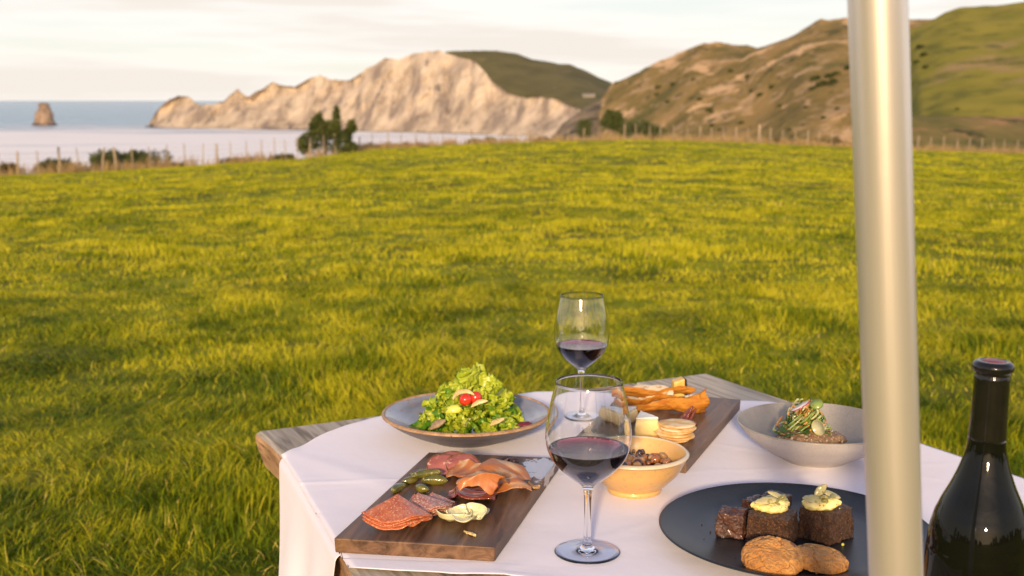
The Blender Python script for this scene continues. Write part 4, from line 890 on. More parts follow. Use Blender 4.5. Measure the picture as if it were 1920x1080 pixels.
rest('pear_slice', crescent(.028, .011, .004, .9, 4), m_onion, RY(931, 790, Ys - .072), 'pale tan pear slice low at the right front of the salad', 'pear slice', None, (.55, -.3, .5))
rest('pepper_piece', blob(.0110, 3, .3, 1.6, 6, sc=(1.3, .7, .8)), mat('yellow_flesh', (.46, .48, .05), (.58, .58, .10), scale=30, rough=.25, coat=.3), RY(851, 769, Ys - .056), 'yellow pepper piece in front of the cherry tomatoes', 'pepper piece', None, (0, -.2, 0))
rest('mushroom_slice', crescent(.030, .014, .005, .6, 7), mat('mushroom', (.20, .14, .08), (.30, .22, .13), scale=50, rough=.6), RY(820, 795, Ys - .078), 'tan mushroom slice low at the left front of the salad', 'mushroom slice', None, (.8, -.5, .2))
rest('onion_slice', crescent(.032, .009, .003, 1.0, 8), m_onion, RY(898, 754, Ys - .05), 'thin pale onion sliver right below the cherry tomatoes', 'onion slice', None, (1.0, -.35, 0))
rest('beet_piece', crescent(.03, .012, .004, .6, 9), mat('beet', (.10, .01, .02), (.16, .02, .03), scale=30, rough=.3), RY(984, 795, Ys - .055), 'dark red beetroot leaf piece at the right edge of the salad', 'beetroot piece', None, (.5, 0, .2))

# --- gherkins
m_gh = mat('gherkin_skin', (.055, .060, .008), (.15, .135, .018), scale=55, rough=.2, spec=.6, coat=.5, c3=(.27, .24, .06), c3s=170, c3p=(.62, .70), bump=.7, bscale=170, bdist=.0012)
def gherkin(px, py, L_, w, ang, label, h=0, tilt=0, seed=0):
    vs = []; n, k = 26, 20
    for i in range(n):
        t = i / (n - 1); x = (t - .5) * L_; rr = w * .5 * (math.sin(math.pi * min(max(t, .012), .988)) ** .42) * (1 + .10 * math.sin(t * 4 + seed)); y0 = .10 * L_ * math.sin(math.pi * t) * (1 if seed % 2 else -1)
        for q in range(k):
            a = 2 * math.pi * q / k; b_ = 1 + .05 * math.cos(a * 5 + seed) + .05 * mn.noise(Vector((t * 9, a * 2, seed))); vs.append((x, y0 + rr * b_ * math.cos(a), rr * b_ * math.sin(a)))
    fs = [(i * k + q, i * k + (q + 1) % k, (i + 1) * k + (q + 1) % k, (i + 1) * k + q) for i in range(n - 1) for q in range(k)] + [tuple(range(k))[::-1], tuple((n - 1) * k + q for q in range(k))]
    p = W(px, py, hA + w * .48 + h); o = mesh('gherkin', vs, fs, m_gh, loc=p); o.rotation_euler = (0, tilt, ang); tag(o, label, 'gherkin', 'gherkins on the walnut board')
    v, f = tube_pts([(L_ * .495, 0, 0), (L_ * .52, 0, .0004)], .0012, 6); mesh('stub', v, f, m_gh, o)
gherkin(749, 915, .033, .0125, 1.05, 'gherkin on its own at the left end of the pile', seed=1)
gherkin(770, 899, .030, .0120, .75, 'gherkin behind the left one, half under the long gherkin', seed=2)
gherkin(786, 886, .030, .0115, .6, 'rearmost gherkin peeking over the long one', seed=4)
gherkin(799, 889, .044, .0135, .28, 'long olive gherkin lying across the top of the pile', h=.009, tilt=-.06, seed=3)
gherkin(814, 901, .038, .0145, -.05, 'fat dark gherkin at the right of the pile', seed=5)
gherkin(792, 915, .026, .0115, -.72, 'short gherkin at the front of the pile', seed=6)

# --- salami: discs folded into quarters
m_sal = mat('salami_meat', (.40, .085, .030), (.56, .17, .065), scale=90, rough=.33, spec=.5, c3=(.62, .34, .22), c3s=380, c3p=(.56, .64), coat=.25, bump=.4, bscale=220, bdist=.0006, tw=.12)
m_sal2 = mat('salami_pale', (.34, .10, .07), (.48, .19, .13), scale=90, rough=.4, spec=.5, c3=(.60, .42, .34), c3s=380, c3p=(.52, .60), coat=.1, bump=.4, bscale=220, bdist=.0006, tw=.12)
def folded_disc(px, py, R0, ang, label, m, h=0, tilt=(0, 0), seed=0, folds=2, gap=.0028):
    """round slice folded in half and half again; the layers open towards the curved side"""
    nr, na = 18, 97; vs = []
    for j in range(nr):
        rr = R0 * j / (nr - 1)
        for i in range(na):
            a = i / (na - 1) * 4                # four layers of a quarter fan
            L = min(int(a), 3); fa = a - L; th_ = (fa if L % 2 == 0 else 1 - fa) * math.pi / 2
            q = math.sin(math.pi * fa); z = (L + fa) * gap + .0011 * L * q * rr / R0
            z += (rr / R0) ** 2 * (.0035 * math.sin(th_ * 5 + seed) + .0028 * mn.noise(Vector((th_ * 3, L, seed)))) 
            k = 1 + .03 * mn.noise(Vector((th_ * 4, L * 3, seed)))
            vs.append((rr * k * math.cos(th_), rr * k * math.sin(th_), z + .0005))
    fs = [(j * na + i, j * na + i + 1, (j + 1) * na + i + 1, (j + 1) * na + i) for j in range(nr - 1) for i in range(na - 1)]
    o = mesh('salami_slice', vs, fs, m, loc=W(px, py, hA + h)); o.rotation_euler = (tilt[0], tilt[1], ang); solid(o, .0011, 0)
    tag(o, label, 'salami slice', 'folded salami slices on the walnut board'); return o
D = math.radians
D = math.radians
def fan(px, py, R0, ang, tilt, label, m, h, seed, gap=.0026):
    o = folded_disc(px, py, R0, 0, label, m, h=h, seed=seed, gap=gap); o.rotation_euler = (Matrix.Rotation(tilt, 3, 'X') @ Matrix.Rotation(ang, 3, 'Z')).to_euler()
fan(778, 938, .036, D(-110), .22, 'lower reddish salami slice between the large fan and the onion petals', m_sal, .010, 5)
fan(812, 934, .036, D(-118), .26, 'thin reddish salami slice at the right end of the salami', m_sal2, .010, 4)
fan(785, 935, .052, D(-112), .26, 'greyish pink salami slice behind the large orange one', m_sal2, .016, 3)
fan(748, 945, .060, D(-118), .20, 'lower salami slice folded under the topmost one at the front left', m_sal, .012, 1)
fan(748, 938, .066, D(-132), .26, 'topmost orange red salami slice, folded in a wide fan at the front left', m_sal, .022, 2)

# --- sheets of ham and cured meat
def crumple(name, cx, cy, sx, sy, ang, m, label, cat, group, h=0, seed=0, ruff=.012, hump=.012, thick=.0012, board_h=None, nu=70, nv=46, fold=1.0, edge=.1):
    r = random.Random(seed); k1, k2, p1, p2 = r.uniform(5, 8), r.uniform(9, 13), r.uniform(0, 6), r.uniform(0, 6)
    def fn(a, b):
        s = a * 2 - 1; t = b * 2 - 1; q = s + .35 * t
        wob = 1 + edge * mn.noise(Vector((math.atan2(t, s) * 1.6, seed, 0))) + edge * .6 * mn.noise(Vector((math.atan2(t, s) * 5, seed, 4)))
        x = s * math.sqrt(max(0, 1 - t * t / 2)) * sx * .5 * wob; y = t * math.sqrt(max(0, 1 - s * s / 2)) * sy * .5 * wob
        z = hump * max(0, 1 - (s * s + t * t) * .75) ** .8 + ruff * .5 * (1 + math.sin(q * k1 * .62 + p1 + .9 * mn.noise(Vector((s * 2, t * 2, seed))))) * (.5 + .5 * abs(t)) * fold
        z += ruff * .55 * (mn.noise(Vector((s * 2.3, t * 2.3, seed + 2))) + .5 * mn.noise(Vector((s * 5, t * 5, seed + 7))))
        x += math.cos(q * k1 * .62 + p1) * ruff * .5 * fold
        return Vector((x, y, max(.0008, z)))
    v, f = grid(fn, nu, nv); o = mesh(name, v, f, m, loc=W(cx, cy, (board_h if board_h is not None else hA) + h)); o.rotation_euler.z = ang; solid(o, thick, 0); return tag(o, label, cat, group)
m_ham = mat('prosciutto_orange', (.50, .155, .045), (.66, .29, .10), scale=22, rough=.36, spec=.45, c3=(.74, .50, .28), c3s=26, c3p=(.54, .66), coat=.1, stretch=(1, 3, 1), bump=.3, bscale=80, bdist=.0008, tw=.35)
m_ham2 = mat('prosciutto_dark', (.20, .040, .035), (.36, .10, .06), scale=22, rough=.2, spec=.6, c3=(.60, .36, .24), c3s=30, c3p=(.60, .68), coat=.35, stretch=(1, 3, 1), bump=.3, bscale=80, bdist=.0008, tw=.25)
Gp = 'prosciutto slices on the walnut board'
def drape(px, py, L_, wdt, ang, folds, amp, m, label, h=0, seed=0, hump=.012, name='prosciutto_slice', cat='prosciutto slice', group=Gp, twist=.5, tap=.3):
    """a thin ribbon of ham dropped in loose folds: waves run along its length, edges ragged"""
    r = random.Random(seed); ph = r.uniform(0, 6)
    def fn(a, b):
        s = (a - .5) * 2; t = (b - .5) * 2; w = wdt * .5 * (1 - tap * abs(s) ** 2.2) * (1 + .16 * mn.noise(Vector((a * 5, math.copysign(1, t) * 3, seed))) * abs(t) + .08 * mn.noise(Vector((a * 17, math.copysign(1, t) * 3, seed))) * abs(t))
        ph2 = ph + a * folds * 6.28 + twist * t; z = hump * (1 - s * s) + amp * (.5 + .5 * math.sin(ph2)) * (1 - .35 * t * t) + .003 * mn.noise(Vector((a * 4, b * 4, seed + 9)))
        x = s * L_ * .5 + amp * .75 * math.cos(ph2); y = t * w + .25 * L_ * .2 * math.sin(a * 3.5 + seed) 
        z -= .25 * hump * t * t
        return Vector((x, y, max(.0008, z)))
    v, f = grid(fn, 110, 40); o = mesh(name, v, f, m, loc=W(px, py, hA + h)); o.rotation_euler.z = ang; solid(o, .0009, 0); return tag(o, label, cat, group)
drape(886, 930, .080, .050, D(-6), 1.6, .008, m_ham2, 'dark red glossy prosciutto slice at the front left of the ham pile', h=.001, seed=2, hump=.006)
drape(948, 921, .085, .046, D(4), .9, .008, m_ham, 'orange prosciutto slice stretching right to a crisp brown tip', h=.003, seed=5, hump=.010, tap=.6)
drape(938, 897, .070, .070, D(-40), .8, .010, m_ham, 'amber prosciutto slice at the back right of the ham pile', h=.006, seed=8, hump=.020)
drape(876, 890, .050, .055, D(55), 1.0, .010, m_ham, 'orange ruffled prosciutto slice at the left beside the dark cured meat', h=.006, seed=11, hump=.010)
drape(908, 916, .066, .060, D(72), .9, .014, m_ham, 'topmost thick folded prosciutto curl crowning the ham pile', h=.018, seed=14, hump=.018, twist=1.2)
drape(992, 914, .026, .014, D(-10), 1.5, .004, mat('crisp_brown', (.22, .10, .04), (.40, .24, .10), scale=60, rough=.5, bump=.5), 'crisp curled brown ham end nearest the wet patch', h=.001, seed=17, hump=.004, name='ham_rind', cat='ham piece', group=None)
m_cm = mat('cured_beef', (.21, .060, .055), (.35, .12, .10), scale=35, rough=.32, spec=.5, c3=(.50, .30, .25), c3s=120, c3p=(.60, .66), coat=.2, bump=.4, bscale=140, bdist=.0008)
def meat_round(px, py, R0, tilt, ang, label, seed):
    bm = blob(R0, 4, .10, 1.3, seed, sc=(1.15, .22, .82)); 
    o = rest('cured_meat_slice', bm, m_cm, W(px, py, hA + R0 * .62), label, 'cured meat slice', 'cured meat slices at the back of the walnut board', (tilt, 0, ang)); 
    v, f = lathe([(R0 * .98, -.0035), (R0 * 1.03, -.002), (R0 * 1.03, .002), (R0 * .98, .0035)], 40, .06, seed, closed=True)
    e = mesh('crust', v, f, mat('pepper_crust', (.05, .028, .02), (.14, .08, .05), scale=150, rough=.8, bump=.8, bscale=300), o); e.rotation_euler.x = math.pi / 2; e.scale = (1.15, .82, 1)
meat_round(830, 873, .022, -.75, D(12), 'dark cured meat slice at the left, leaning over the gherkins', 1)
meat_round(848, 866, .023, -.95, D(-8), 'middle cured meat slice with reddish centre behind the ham', 2)
meat_round(868, 872, .023, -.85, D(4), 'right cured meat slice, partly under the orange ham', 3)
m_rai = mat('raisin_skin', (.02, .010, .012), (.06, .025, .02), scale=60, rough=.3, bump=.8, bscale=120, bdist=.002)
rest('raisin', blob(.0075, 3, .25, 2, 5, sc=(1, .8, 1.2)), m_rai, W(965, 870, hA + .007), 'dark wrinkled raisin at the back right of the ham pile', 'raisin')
rest('raisin', blob(.006, 3, .25, 2, 9, sc=(1.2, .8, .9)), m_rai, W(950, 862, hA + .005), 'smaller dark raisin just left of the other one behind the ham', 'raisin')
# --- pale onion petals
m_pet = mat('pickled_onion', (.72, .66, .36), (.84, .80, .54), scale=30, rough=.22, spec=.5, coat=.4, stretch=(4, 1, 1), sss=.1, tw=.25)
def petal(px, py, R0, ang, tilt, label, seed, h=0, op=1.0, roll=0, dep=.5):
    def fn(a, b):
        th_ = (a - .5) * math.pi * 1.15 * op; rr = R0 * (.75 + .25 * math.sin(math.pi * a)) * (1 + .10 * mn.noise(Vector((a * 5, seed, b)))); q = .25 + b * 1.15
        cx = math.sin(q) * (1 - .25 * (1 - math.sin(math.pi * a)) * b)
        return Vector((rr * math.sin(th_) * cx, -rr * math.cos(th_) * cx * .8 + R0 * .3, R0 * dep * (1 - math.cos(q)) * (1 + .35 * mn.noise(Vector((a * 4, seed, 3)))) + .002 * mn.noise(Vector((a * 6, b * 4, seed)))))
    v, f = grid(fn, 40, 18); o = mesh('onion_petal', v, f, m_pet, loc=W(px, py, hA + h + .0006)); o.rotation_euler = (tilt, roll, ang); solid(o, .0014, 0); tag(o, label, 'onion petal', 'pickled onion petals on the walnut board')
petal(848, 978, .030, D(-18), .0, 'large cupped onion petal at the left front of the cluster', 1, op=1.15, dep=.6)
petal(890, 974, .029, D(30), .05, 'cupped onion petal at the right front of the cluster', 2, op=1.0, dep=.5)
petal(862, 968, .026, D(150), .1, 'small onion petal at the back left of the cluster', 3, h=.007, dep=.35)
petal(868, 970, .028, D(-65), .25, 'onion petal lying across the middle of the cluster', 4, h=.011, dep=.3, roll=.2)
petal(890, 964, .026, D(160), -.5, 'upright onion petal at the back right of the cluster', 5, h=.010, dep=.4)
rest('onion_slice', crescent(.022, .007, .003, .3, 5), m_onion, W(882, 1000, hA + .002), 'tan onion sliver lying in front of the pale petals', 'onion slice', None, (0, 0, -.75))

# --- second board
def wedge(name, L_, w, h, m, mr_, p, rz, label, cat, rind_back=True, h2=None, rind='rind', bev=.002, rt=.0025):
    """cheese wedge, tip towards +x, rind on the wide end"""
    o = empty(name, p, label, cat, rz=rz); bm = bmesh.new(); h2 = h2 or h
    lo = [bm.verts.new(c) for c in ((L_, 0, 0), (0, w / 2, 0), (0, -w / 2, 0))]; hi = [bm.verts.new(c) for c in ((L_ * .97, 0, h2), (0, w / 2, h), (0, -w / 2, h))]
    bm.faces.new(hi); bm.faces.new(lo[::-1])
    for i in range(3): bm.faces.new((lo[i], lo[(i + 1) % 3], hi[(i + 1) % 3], hi[i]))
    bmesh.ops.recalc_face_normals(bm, faces=bm.faces)
    bmesh.ops.subdivide_edges(bm, edges=bm.edges, cuts=7, use_grid_fill=True)
    for v in bm.verts: v.co += Vector((fbm(v.co * 90, 3), fbm(v.co * 90 + Vector((5, 0, 0)), 3), fbm(v.co * 90 + Vector((0, 5, 0)), 3) * (1 if v.co.z > .001 else 0))) * .0009
    bobj('paste', bm, m, o, bevel=bev)
    return o
m_ch1 = mat('truffle_cheese', (.62, .36, .07), (.72, .46, .12), scale=30, rough=.45, c3=(.05, .04, .03), c3s=110, c3p=(.66, .69), bump=.3, sss=.1)
m_rb = mat('black_rind', (.015, .014, .018), (.04, .035, .04), scale=60, rough=.5)
o = empty('cheese_piece', W(1272, 741, hB), 'tall yellow cheese piece with dark flecks and black rind, standing at the back', 'cheese', rz=D(8))
bm = bmesh.new(); P8 = [(-.0125, -.010), (.0085, -.012), (.0085, .012), (-.0125, .012)]; hs_ = [.0275, .0345, .0345, .0275]
lo = [bm.verts.new((x, y, 0)) for x, y in P8]; hi = [bm.verts.new((x * (.9 if x < 0 else 1), y * .9, z)) for (x, y), z in zip(P8, hs_)]
bm.faces.new(hi); bm.faces.new(lo[::-1]); [bm.faces.new((lo[i], lo[(i + 1) % 4], hi[(i + 1) % 4], hi[i])) for i in range(4)]
bmesh.ops.subdivide_edges(bm, edges=bm.edges, cuts=6, use_grid_fill=True)
for v in bm.verts: v.co += Vector((fbm(v.co * 120, 3), fbm(v.co * 120 + Vector((5, 0, 0)), 3), 0)) * .0012
bobj('paste', bm, m_ch1, o, bevel=.001)
bm = bmesh.new(); Q8 = [(.0088, -.0125), (.0165, -.010), (.0165, .012), (.0088, .0125)]; lo = [bm.verts.new((x, y, 0)) for x, y in Q8]; hi = [bm.verts.new((x * (.78 if x > .01 else 1), y, .0345 - (.001 if x > .01 else 0))) for x, y in Q8]
bm.faces.new(hi); bm.faces.new(lo[::-1]); [bm.faces.new((lo[i], lo[(i + 1) % 4], hi[(i + 1) % 4], hi[i])) for i in range(4)]; bobj('rind', bm, m_rb, o, smooth=False, bevel=.0012)
# brie
m_brie = mat('brie_paste', (.70, .50, .20), (.80, .62, .30), scale=25, rough=.35, coat=.3, sss=.25, bump=.3, bscale=60, bdist=.002)
m_wr = mat('white_rind', (.66, .63, .56), (.78, .76, .70), scale=80, rough=.8, bump=.4, bscale=200)
def soft_wedge(px, py, L_, w, h, rz, label, seed, m=m_brie):
    p = W(px, py, hB); o = empty('cheese_wedge', p, label, 'cheese', None, rz=rz)
    def body(bm_h0, bm_h1, inset, bulge):
        nA_, nR_ = 3 * 14, 9; vs = []; C = [Vector((-w / 2, 0, 0)), Vector((w / 2, 0, 0)), Vector((0.0, L_, 0))]
        cen = (C[0] + C[1] + C[2]) / 3
        ring = []
        for e in range(3):
            for k in range(14):
                t = k / 14; q = C[e].lerp(C[(e + 1) % 3], t); q = cen + (q - cen) * (1 - inset); ring.append(q)
        rs = []
        for z, s in ((0, .90), (.0, .98), (.22, 1 + bulge), (.5, 1 + bulge * 1.3), (.78, 1 + bulge * .7), (1, 1.0), (1.0, .96), (1.02, .5), (1.02, .02)):
            for q in ring:
                pp = cen + (q - cen) * s; pp.z = bm_h0 + (bm_h1 - bm_h0) * z + .0006 * mn.noise(pp * 90 + Vector((0, 0, seed))); pp.x += .0015 * mn.noise(Vector((pp.y * 60, z * 2, seed))); rs.append(pp)
        n_ = len(ring); f_ = [(j * n_ + i, j * n_ + (i + 1) % n_, (j + 1) * n_ + (i + 1) % n_, (j + 1) * n_ + i) for j in range(8) for i in range(n_)] + [tuple(range(n_))[::-1]]
        return rs, f_
    v, f = body(0, h * .93, .03, .17); mesh('paste', v, f, m, o); v, f = body(h * .92, h * 1.03, .0, .02); mesh('rind', v, f, m_wr, o)
soft_wedge(1213, 821, .045, .037, .034, D(8), 'soft brie wedge with white top rind beside the crackers', 1)
soft_wedge(1184, 795, .055, .040, .026, D(60), 'flatter yellow cheese wedge left of the brie, behind the glass', 4)
# crackers
m_crk = mat('cracker_edge', (.60, .34, .11), (.74, .50, .22), scale=60, rough=.7, c3=(.78, .60, .36), c3s=50, c3p=(.5, .62), bump=.7, bscale=150, bdist=.0012)
crk = None
for k, (px, py, lab) in enumerate([(1258, 829, 'bottom round cracker, sliding out to the left of the stack'), (1266, 823, 'second round cracker from the bottom of the stack'), (1262, 817, 'third round cracker up, pushed left in the stack'), (1267, 809, 'fourth round cracker up in the stack'),
                                   (1268, 803, 'fifth round cracker up, just under the top one'), (1269, 797, 'topmost pale round cracker on the stack')]):
    v, f = lathe([(0, 0), (.028, 0), (.0308, .0010), (.0314, .0020), (.0300, .0031), (.022, .0036), (.012, .0033), (0, .0034)], 64, .035, k)
    v = [Vector((p[0], p[1], p[2] + .0011 * mn.noise(Vector((p[0] * 70, p[1] * 70, k))) * (1 if p[2] > .001 else 0))) for p in v]
    hk = .0046 * k; q = W(px, 0 + py, hB); Yk = W(1266, 822, hB).y; q = RY(px, 822, Yk); 
    o = mesh('cracker', v, f, m_crk, loc=(q.x + .0012 * math.sin(k * 2), Yk + .003 * math.sin(k * 3), TOP + hB + hk)); o.rotation_euler = (.02 * math.sin(k), .03 * math.cos(k * 2), k * 1.1); tag(o, lab, 'cracker', 'stack of round crackers')
# orange vegetable crisps: long dried sheets
m_cri = mat('orange_crisp', (.50, .17, .020), (.74, .36, .05), scale=60, rough=.62, spec=.3, c3=(.36, .12, .025), c3s=60, c3p=(.56, .70), stretch=(.6, 2, 2), bump=.9, bscale=150, bdist=.002, tw=.35)
def crisp(p0, p1, wdt, curl, label, seed, z0=0, flare=0, lean=.9):
    p0 = Vector(p0); p1 = Vector(p1); d = p1 - p0; L_ = d.length; ax = d.normalized(); sd = Vector((-ax.y, ax.x, 0)).normalized()
    def fn(a, b):
        s = b - .5; w = wdt * (1 + flare * a ** 4) * ((.75 + .25 * math.sin(math.pi * min(1, a * 1.3))) if flare == 0 else (.38 + .62 * a ** 1.1))
        c = p0 + d * a - p0; th_ = lean + curl * s + .25 * math.sin(a * 7 + seed)
        q = c + sd * (-math.cos(th_) * w * s) + Vector((0, 0, 1)) * (math.sin(th_) * w * (s + .5)) 
        q += Vector((0, 0, .0035 * math.sin(a * 9 + seed) + .002 * mn.noise(Vector((a * 9, b * 3, seed))) + z0)); q += sd * (.0045 * math.sin(a * 6 + seed * 2) + .002 * mn.noise(Vector((a * 11, b * 4, seed))))
        if a > .92: q += ax * (.004 * math.sin(b * 9 + seed))
        q.z = max(q.z, .0008 - (p0.z - TOP - hB)); return q
    v, f = grid(fn, 70, 18); o = mesh('vegetable_crisp', v, f, m_cri, loc=p0); solid(o, .0012, 0); tag(o, label, 'crisp', 'long orange vegetable crisps on the cheese board')
crisp(W(1160, 757, hB), W(1302, 751, hB), .022, 1.0, 'flat orange crisp lying rearmost against the flatbread', 1, z0=.010, lean=.7)
crisp(W(1163, 767, hB), W(1284, 761, hB), .016, 1.2, 'narrow orange crisp lying between the rear and front crisps', 2, z0=.008, lean=.55)
crisp(W(1172, 772, hB), W(1326, 777, hB), .032, .9, 'largest orange crisp in front, flaring wide at its right end', 3, z0=.001, flare=.6, lean=1.2)
# flatbreads at the back
m_fb = mat('flatbread', (.58, .45, .29), (.72, .60, .44), scale=50, rough=.85, c3=(.40, .24, .12), c3s=90, c3p=(.56, .70), bump=.5, bscale=60, bdist=.002)
for px, py, R0, rz, lab, zz in ((1210, 743, .032, .3, 'pale flatbread oval at the back left of the cheese board', .004), (1233, 740, .026, -.2, 'smaller pale flatbread round leaning on the first oval', .013), (1222, 746, .028, .6, 'pale flatbread oval just behind the orange crisps', .003)):
    rest('flatbread', blob(R0, 4, .08, 1.6, px, sc=(1.15, .75, .20)), m_fb, W(px, py - 4, hB + zz + .005), lab, 'flatbread', 'pale flatbreads on the cheese board', (.55, 0, rz))
m_blu = mat('blue_cheese', (.45, .44, .40), (.58, .57, .52), scale=60, rough=.6, c3=(.10, .13, .14), c3s=110, c3p=(.52, .60), bump=.6)
rest('blue_cheese', blob(.012, 4, .4, 2.5, 3, sc=(1.5, .9, .6)), m_blu, W(1303, 746, hB + .005), 'crumbly blue veined cheese lump right of the tall black rinded cheese', 'cheese')
rest('blue_cheese', blob(.011, 4, .4, 2.5, 8, sc=(1.3, .9, .5)), m_blu, W(1252, 747, hB + .005), 'whitish crumbly cheese lump left of the tall black rinded cheese', 'cheese')
# dried red strips
m_dt = mat('date_skin', (.10, .018, .012), (.22, .05, .025), scale=60, rough=.22, spec=.6, coat=.4, bump=.8, bscale=90, bdist=.002)
for px, py, an, ti, lab, z0 in ((1283, 778, .9, -.75, 'leftmost dark red date strip propped on the crisp', .010), (1290, 777, 1.1, -.9, 'middle dark red date strip pointing upward', .012), (1296, 781, 1.2, -.8, 'right dark red date strip pointing upward', .009)):
    rest('date_strip', crescent(.034, .0075, .004, .5, px), m_dt, W(px, py, hB + z0), lab, 'date strip', 'dark red date strips on the cheese board', (0, ti, an - .4))
rest('date', blob(.011, 3, .14, 2.2, 4, sc=(1.7, .8, .6)), m_dt, W(1286, 793, hB + .006), 'whole dark date lying behind the cracker stack', 'date', None, (0, .1, -.25))

# --- relish in the honey bowl
rl = empty('nut_relish', (pbw.x, pbw.y, TOP + CZ + .010), 'glossy brown nut and fruit relish filling the honey coloured bowl', 'relish')
v, f = lathe([(0, 0), (.045, .008), (.060, .022), (.050, .026), (0, .030)], 60, .03, 2); mesh('base', v, f, mat('relish_base', (.10, .045, .018), (.20, .10, .04), scale=60, rough=.3, coat=.4, bump=.8, bscale=120, bdist=.004), rl)
mN = [mat('relish_amber', (.22, .075, .018), (.36, .14, .04), scale=70, rough=.2, coat=.6), mat('relish_nut', (.24, .13, .055), (.36, .21, .10), scale=80, rough=.45, bump=.6, bscale=150), mat('relish_dark', (.025, .012, .01), (.07, .03, .02), scale=60, rough=.25, coat=.5)]
r = random.Random(5)
for k in range(95):
    a = r.uniform(0, 6.28); d = .058 * math.sqrt(r.uniform(0, 1)); s = r.uniform(.0035, .0085)
    q = bobj('nut_piece', blob(s, 2, .25, 1.8, k, sc=(1, r.uniform(.7, 1.1), r.uniform(.6, .9))), mN[r.choice((0, 0, 0, 1, 2, 2, 2))], rl, loc=(d * math.cos(a), d * math.sin(a), .033 - 2.2 * d * d + r.uniform(0, .008))); q.rotation_euler = (r.uniform(0, 3), r.uniform(0, 3), 0)

# --- grey bowl: crusted fish with a nest of shredded vegetables
m_crust = mat('seed_crust', (.12, .065, .030), (.27, .16, .085), scale=150, rough=.55, c3=(.45, .36, .24), c3s=260, c3p=(.58, .64), bump=1, bscale=190, bdist=.004, coat=.15)
bm = blob(1, 5, .03, 2, 3, sc=(.054, .030, .015))
for v in bm.verts: v.co += v.co.normalized() * .0035 * fbm(v.co * 160, 4)
fishp = RY(1521, 835, Yg - .03)
fish = rest('crusted_fish', bm, m_crust, Vector((fishp.x, Yg - .028, TOP + CZ + .043)), 'seed crusted brown fish fillet lying in the grey bowl', 'fish', None, (.05, 0, -.06))
nest = empty('vegetable_nest', (RY(1502, 800, Yg).x, Yg - .014, TOP + CZ + .050), 'tangled heap of shredded green and orange vegetables on the fish', 'salad')
r = random.Random(9)
cols = [('shred_green', (.16, .28, .04), (.34, .46, .10), 44), ('shred_pale', (.50, .52, .22), (.66, .66, .36), 40), ('shred_orange', (.62, .27, .06), (.78, .40, .12), 36), ('herb_dark', (.03, .08, .015), (.06, .14, .03), 24)]
for nm, c1, c2, n_ in cols:
    mm_ = mat(nm, c1, c2, scale=40, rough=.3, coat=.3, tw=.2); mb = MB()
    for k in range(n_):
        a0 = r.uniform(0, 6.28); hh = r.uniform(.0, .040); ext_ = (.046 * (1 - hh / .060)); cx_, cy_ = r.gauss(0, .012), r.gauss(0, .008); R1 = r.uniform(.006, max(.008, ext_ * .8)); tl_ = r.uniform(-.8, .8); tl2 = r.uniform(-.8, .8); pts = []
        for q in range(12):
            a = a0 + q * r.uniform(.18, .35); x = cx_ + R1 * math.cos(a); y = cy_ + R1 * .8 * math.sin(a); z = hh + .010 * math.sin(a * 1.3 + tl_) + x * tl_ * .5 + y * tl2 * .5; lim = .050 * (1 - max(z, 0) / .070)
            m_ = math.hypot(x, y * 1.2); 
            if m_ > lim: x *= lim / m_; y *= lim / m_
            pts.append((x, y, max(z, .0)))
        mb.add(tube_pts(pts, r.uniform(.0008, .0018) if nm != 'herb_dark' else .0012, 6))
    mb.build('shreds', mm_, nest)
mb = MB(); r = random.Random(3)
for k in range(34):
    a = r.uniform(0, 6.28); d = r.uniform(.015, .044); z = r.uniform(0, .03) * (1 - d / .05); s = r.uniform(.005, .010); c = Vector((d * math.cos(a), d * .8 * math.sin(a), z + .003)); M = Matrix.Translation(c) @ Matrix.Rotation(r.uniform(0, 6.28), 4, 'Z') @ Matrix.Rotation(r.uniform(-1, 1), 4, 'X')
    mb.add(grid(lambda u, w: Vector(((u - .5) * s * 2.2, (w - .5) * s * math.sin(math.pi * min(.98, max(.02, u))), .25 * s * math.sin(u * 3))), 9, 5), M)
o = mb.build('herb_leaves', mat('herb_leaf', (.035, .085, .015), (.10, .18, .03), scale=60, rough=.35, tw=.3), nest)
def disc(R0, th, seed):
    bm = bmesh.new(); bmesh.ops.create_cone(bm, cap_ends=True, segments=40, radius1=R0, radius2=R0, depth=th)
    for v in bm.verts: v.co.z += .003 * mn.noise(Vector((v.co.x * 60, v.co.y * 60, seed)))
    return bm
m_cuc = mat('cucumber_flesh', (.52, .50, .28), (.62, .58, .36), scale=30, rough=.25, coat=.4, tw=.3)
def slice_(name, R0, px, py, dy, rot, mflesh, mskin, label, cat):
    p = RY(px, py, Yg + dy); o = rest(name, disc(R0, .0014, px), mflesh, p, label, cat, None, rot)
    v, f = lathe([(R0, -.0009), (R0 * 1.04, -.0006), (R0 * 1.04, .0006), (R0, .0009)], 40, 0, 0, closed=True); mesh('skin', v, f, mskin, o)
def nrot(x, y, z): return Vector((x, y, z)).to_track_quat('Z', 'Y').to_euler()
slice_('radish_slice', .0155, 1500, 762, -.036, nrot(-.52, .16, .85), mat('radish_white', (.74, .66, .62), rough=.3, coat=.3), mat('radish_skin', (.42, .03, .10), rough=.3, coat=.3), 'pink edged radish slice on top of the shredded vegetables', 'radish slice')
slice_('cucumber_slice', .0125, 1534, 802, -.044, nrot(.45, -.75, .5), m_cuc, mat('cucumber_pale_edge', (.40, .42, .16), rough=.3), 'translucent pale slice standing on the right of the nest', 'cucumber slice')
slice_('cucumber_slice', .0100, 1531, 758, -.024, nrot(-.3, -.5, .8), mat('cucumber_green', (.30, .40, .10), rough=.3, coat=.3, tw=.3), mat('cucumber_skin', (.08, .16, .03), rough=.3), 'curled green cucumber slice at the top of the nest', 'cucumber slice')

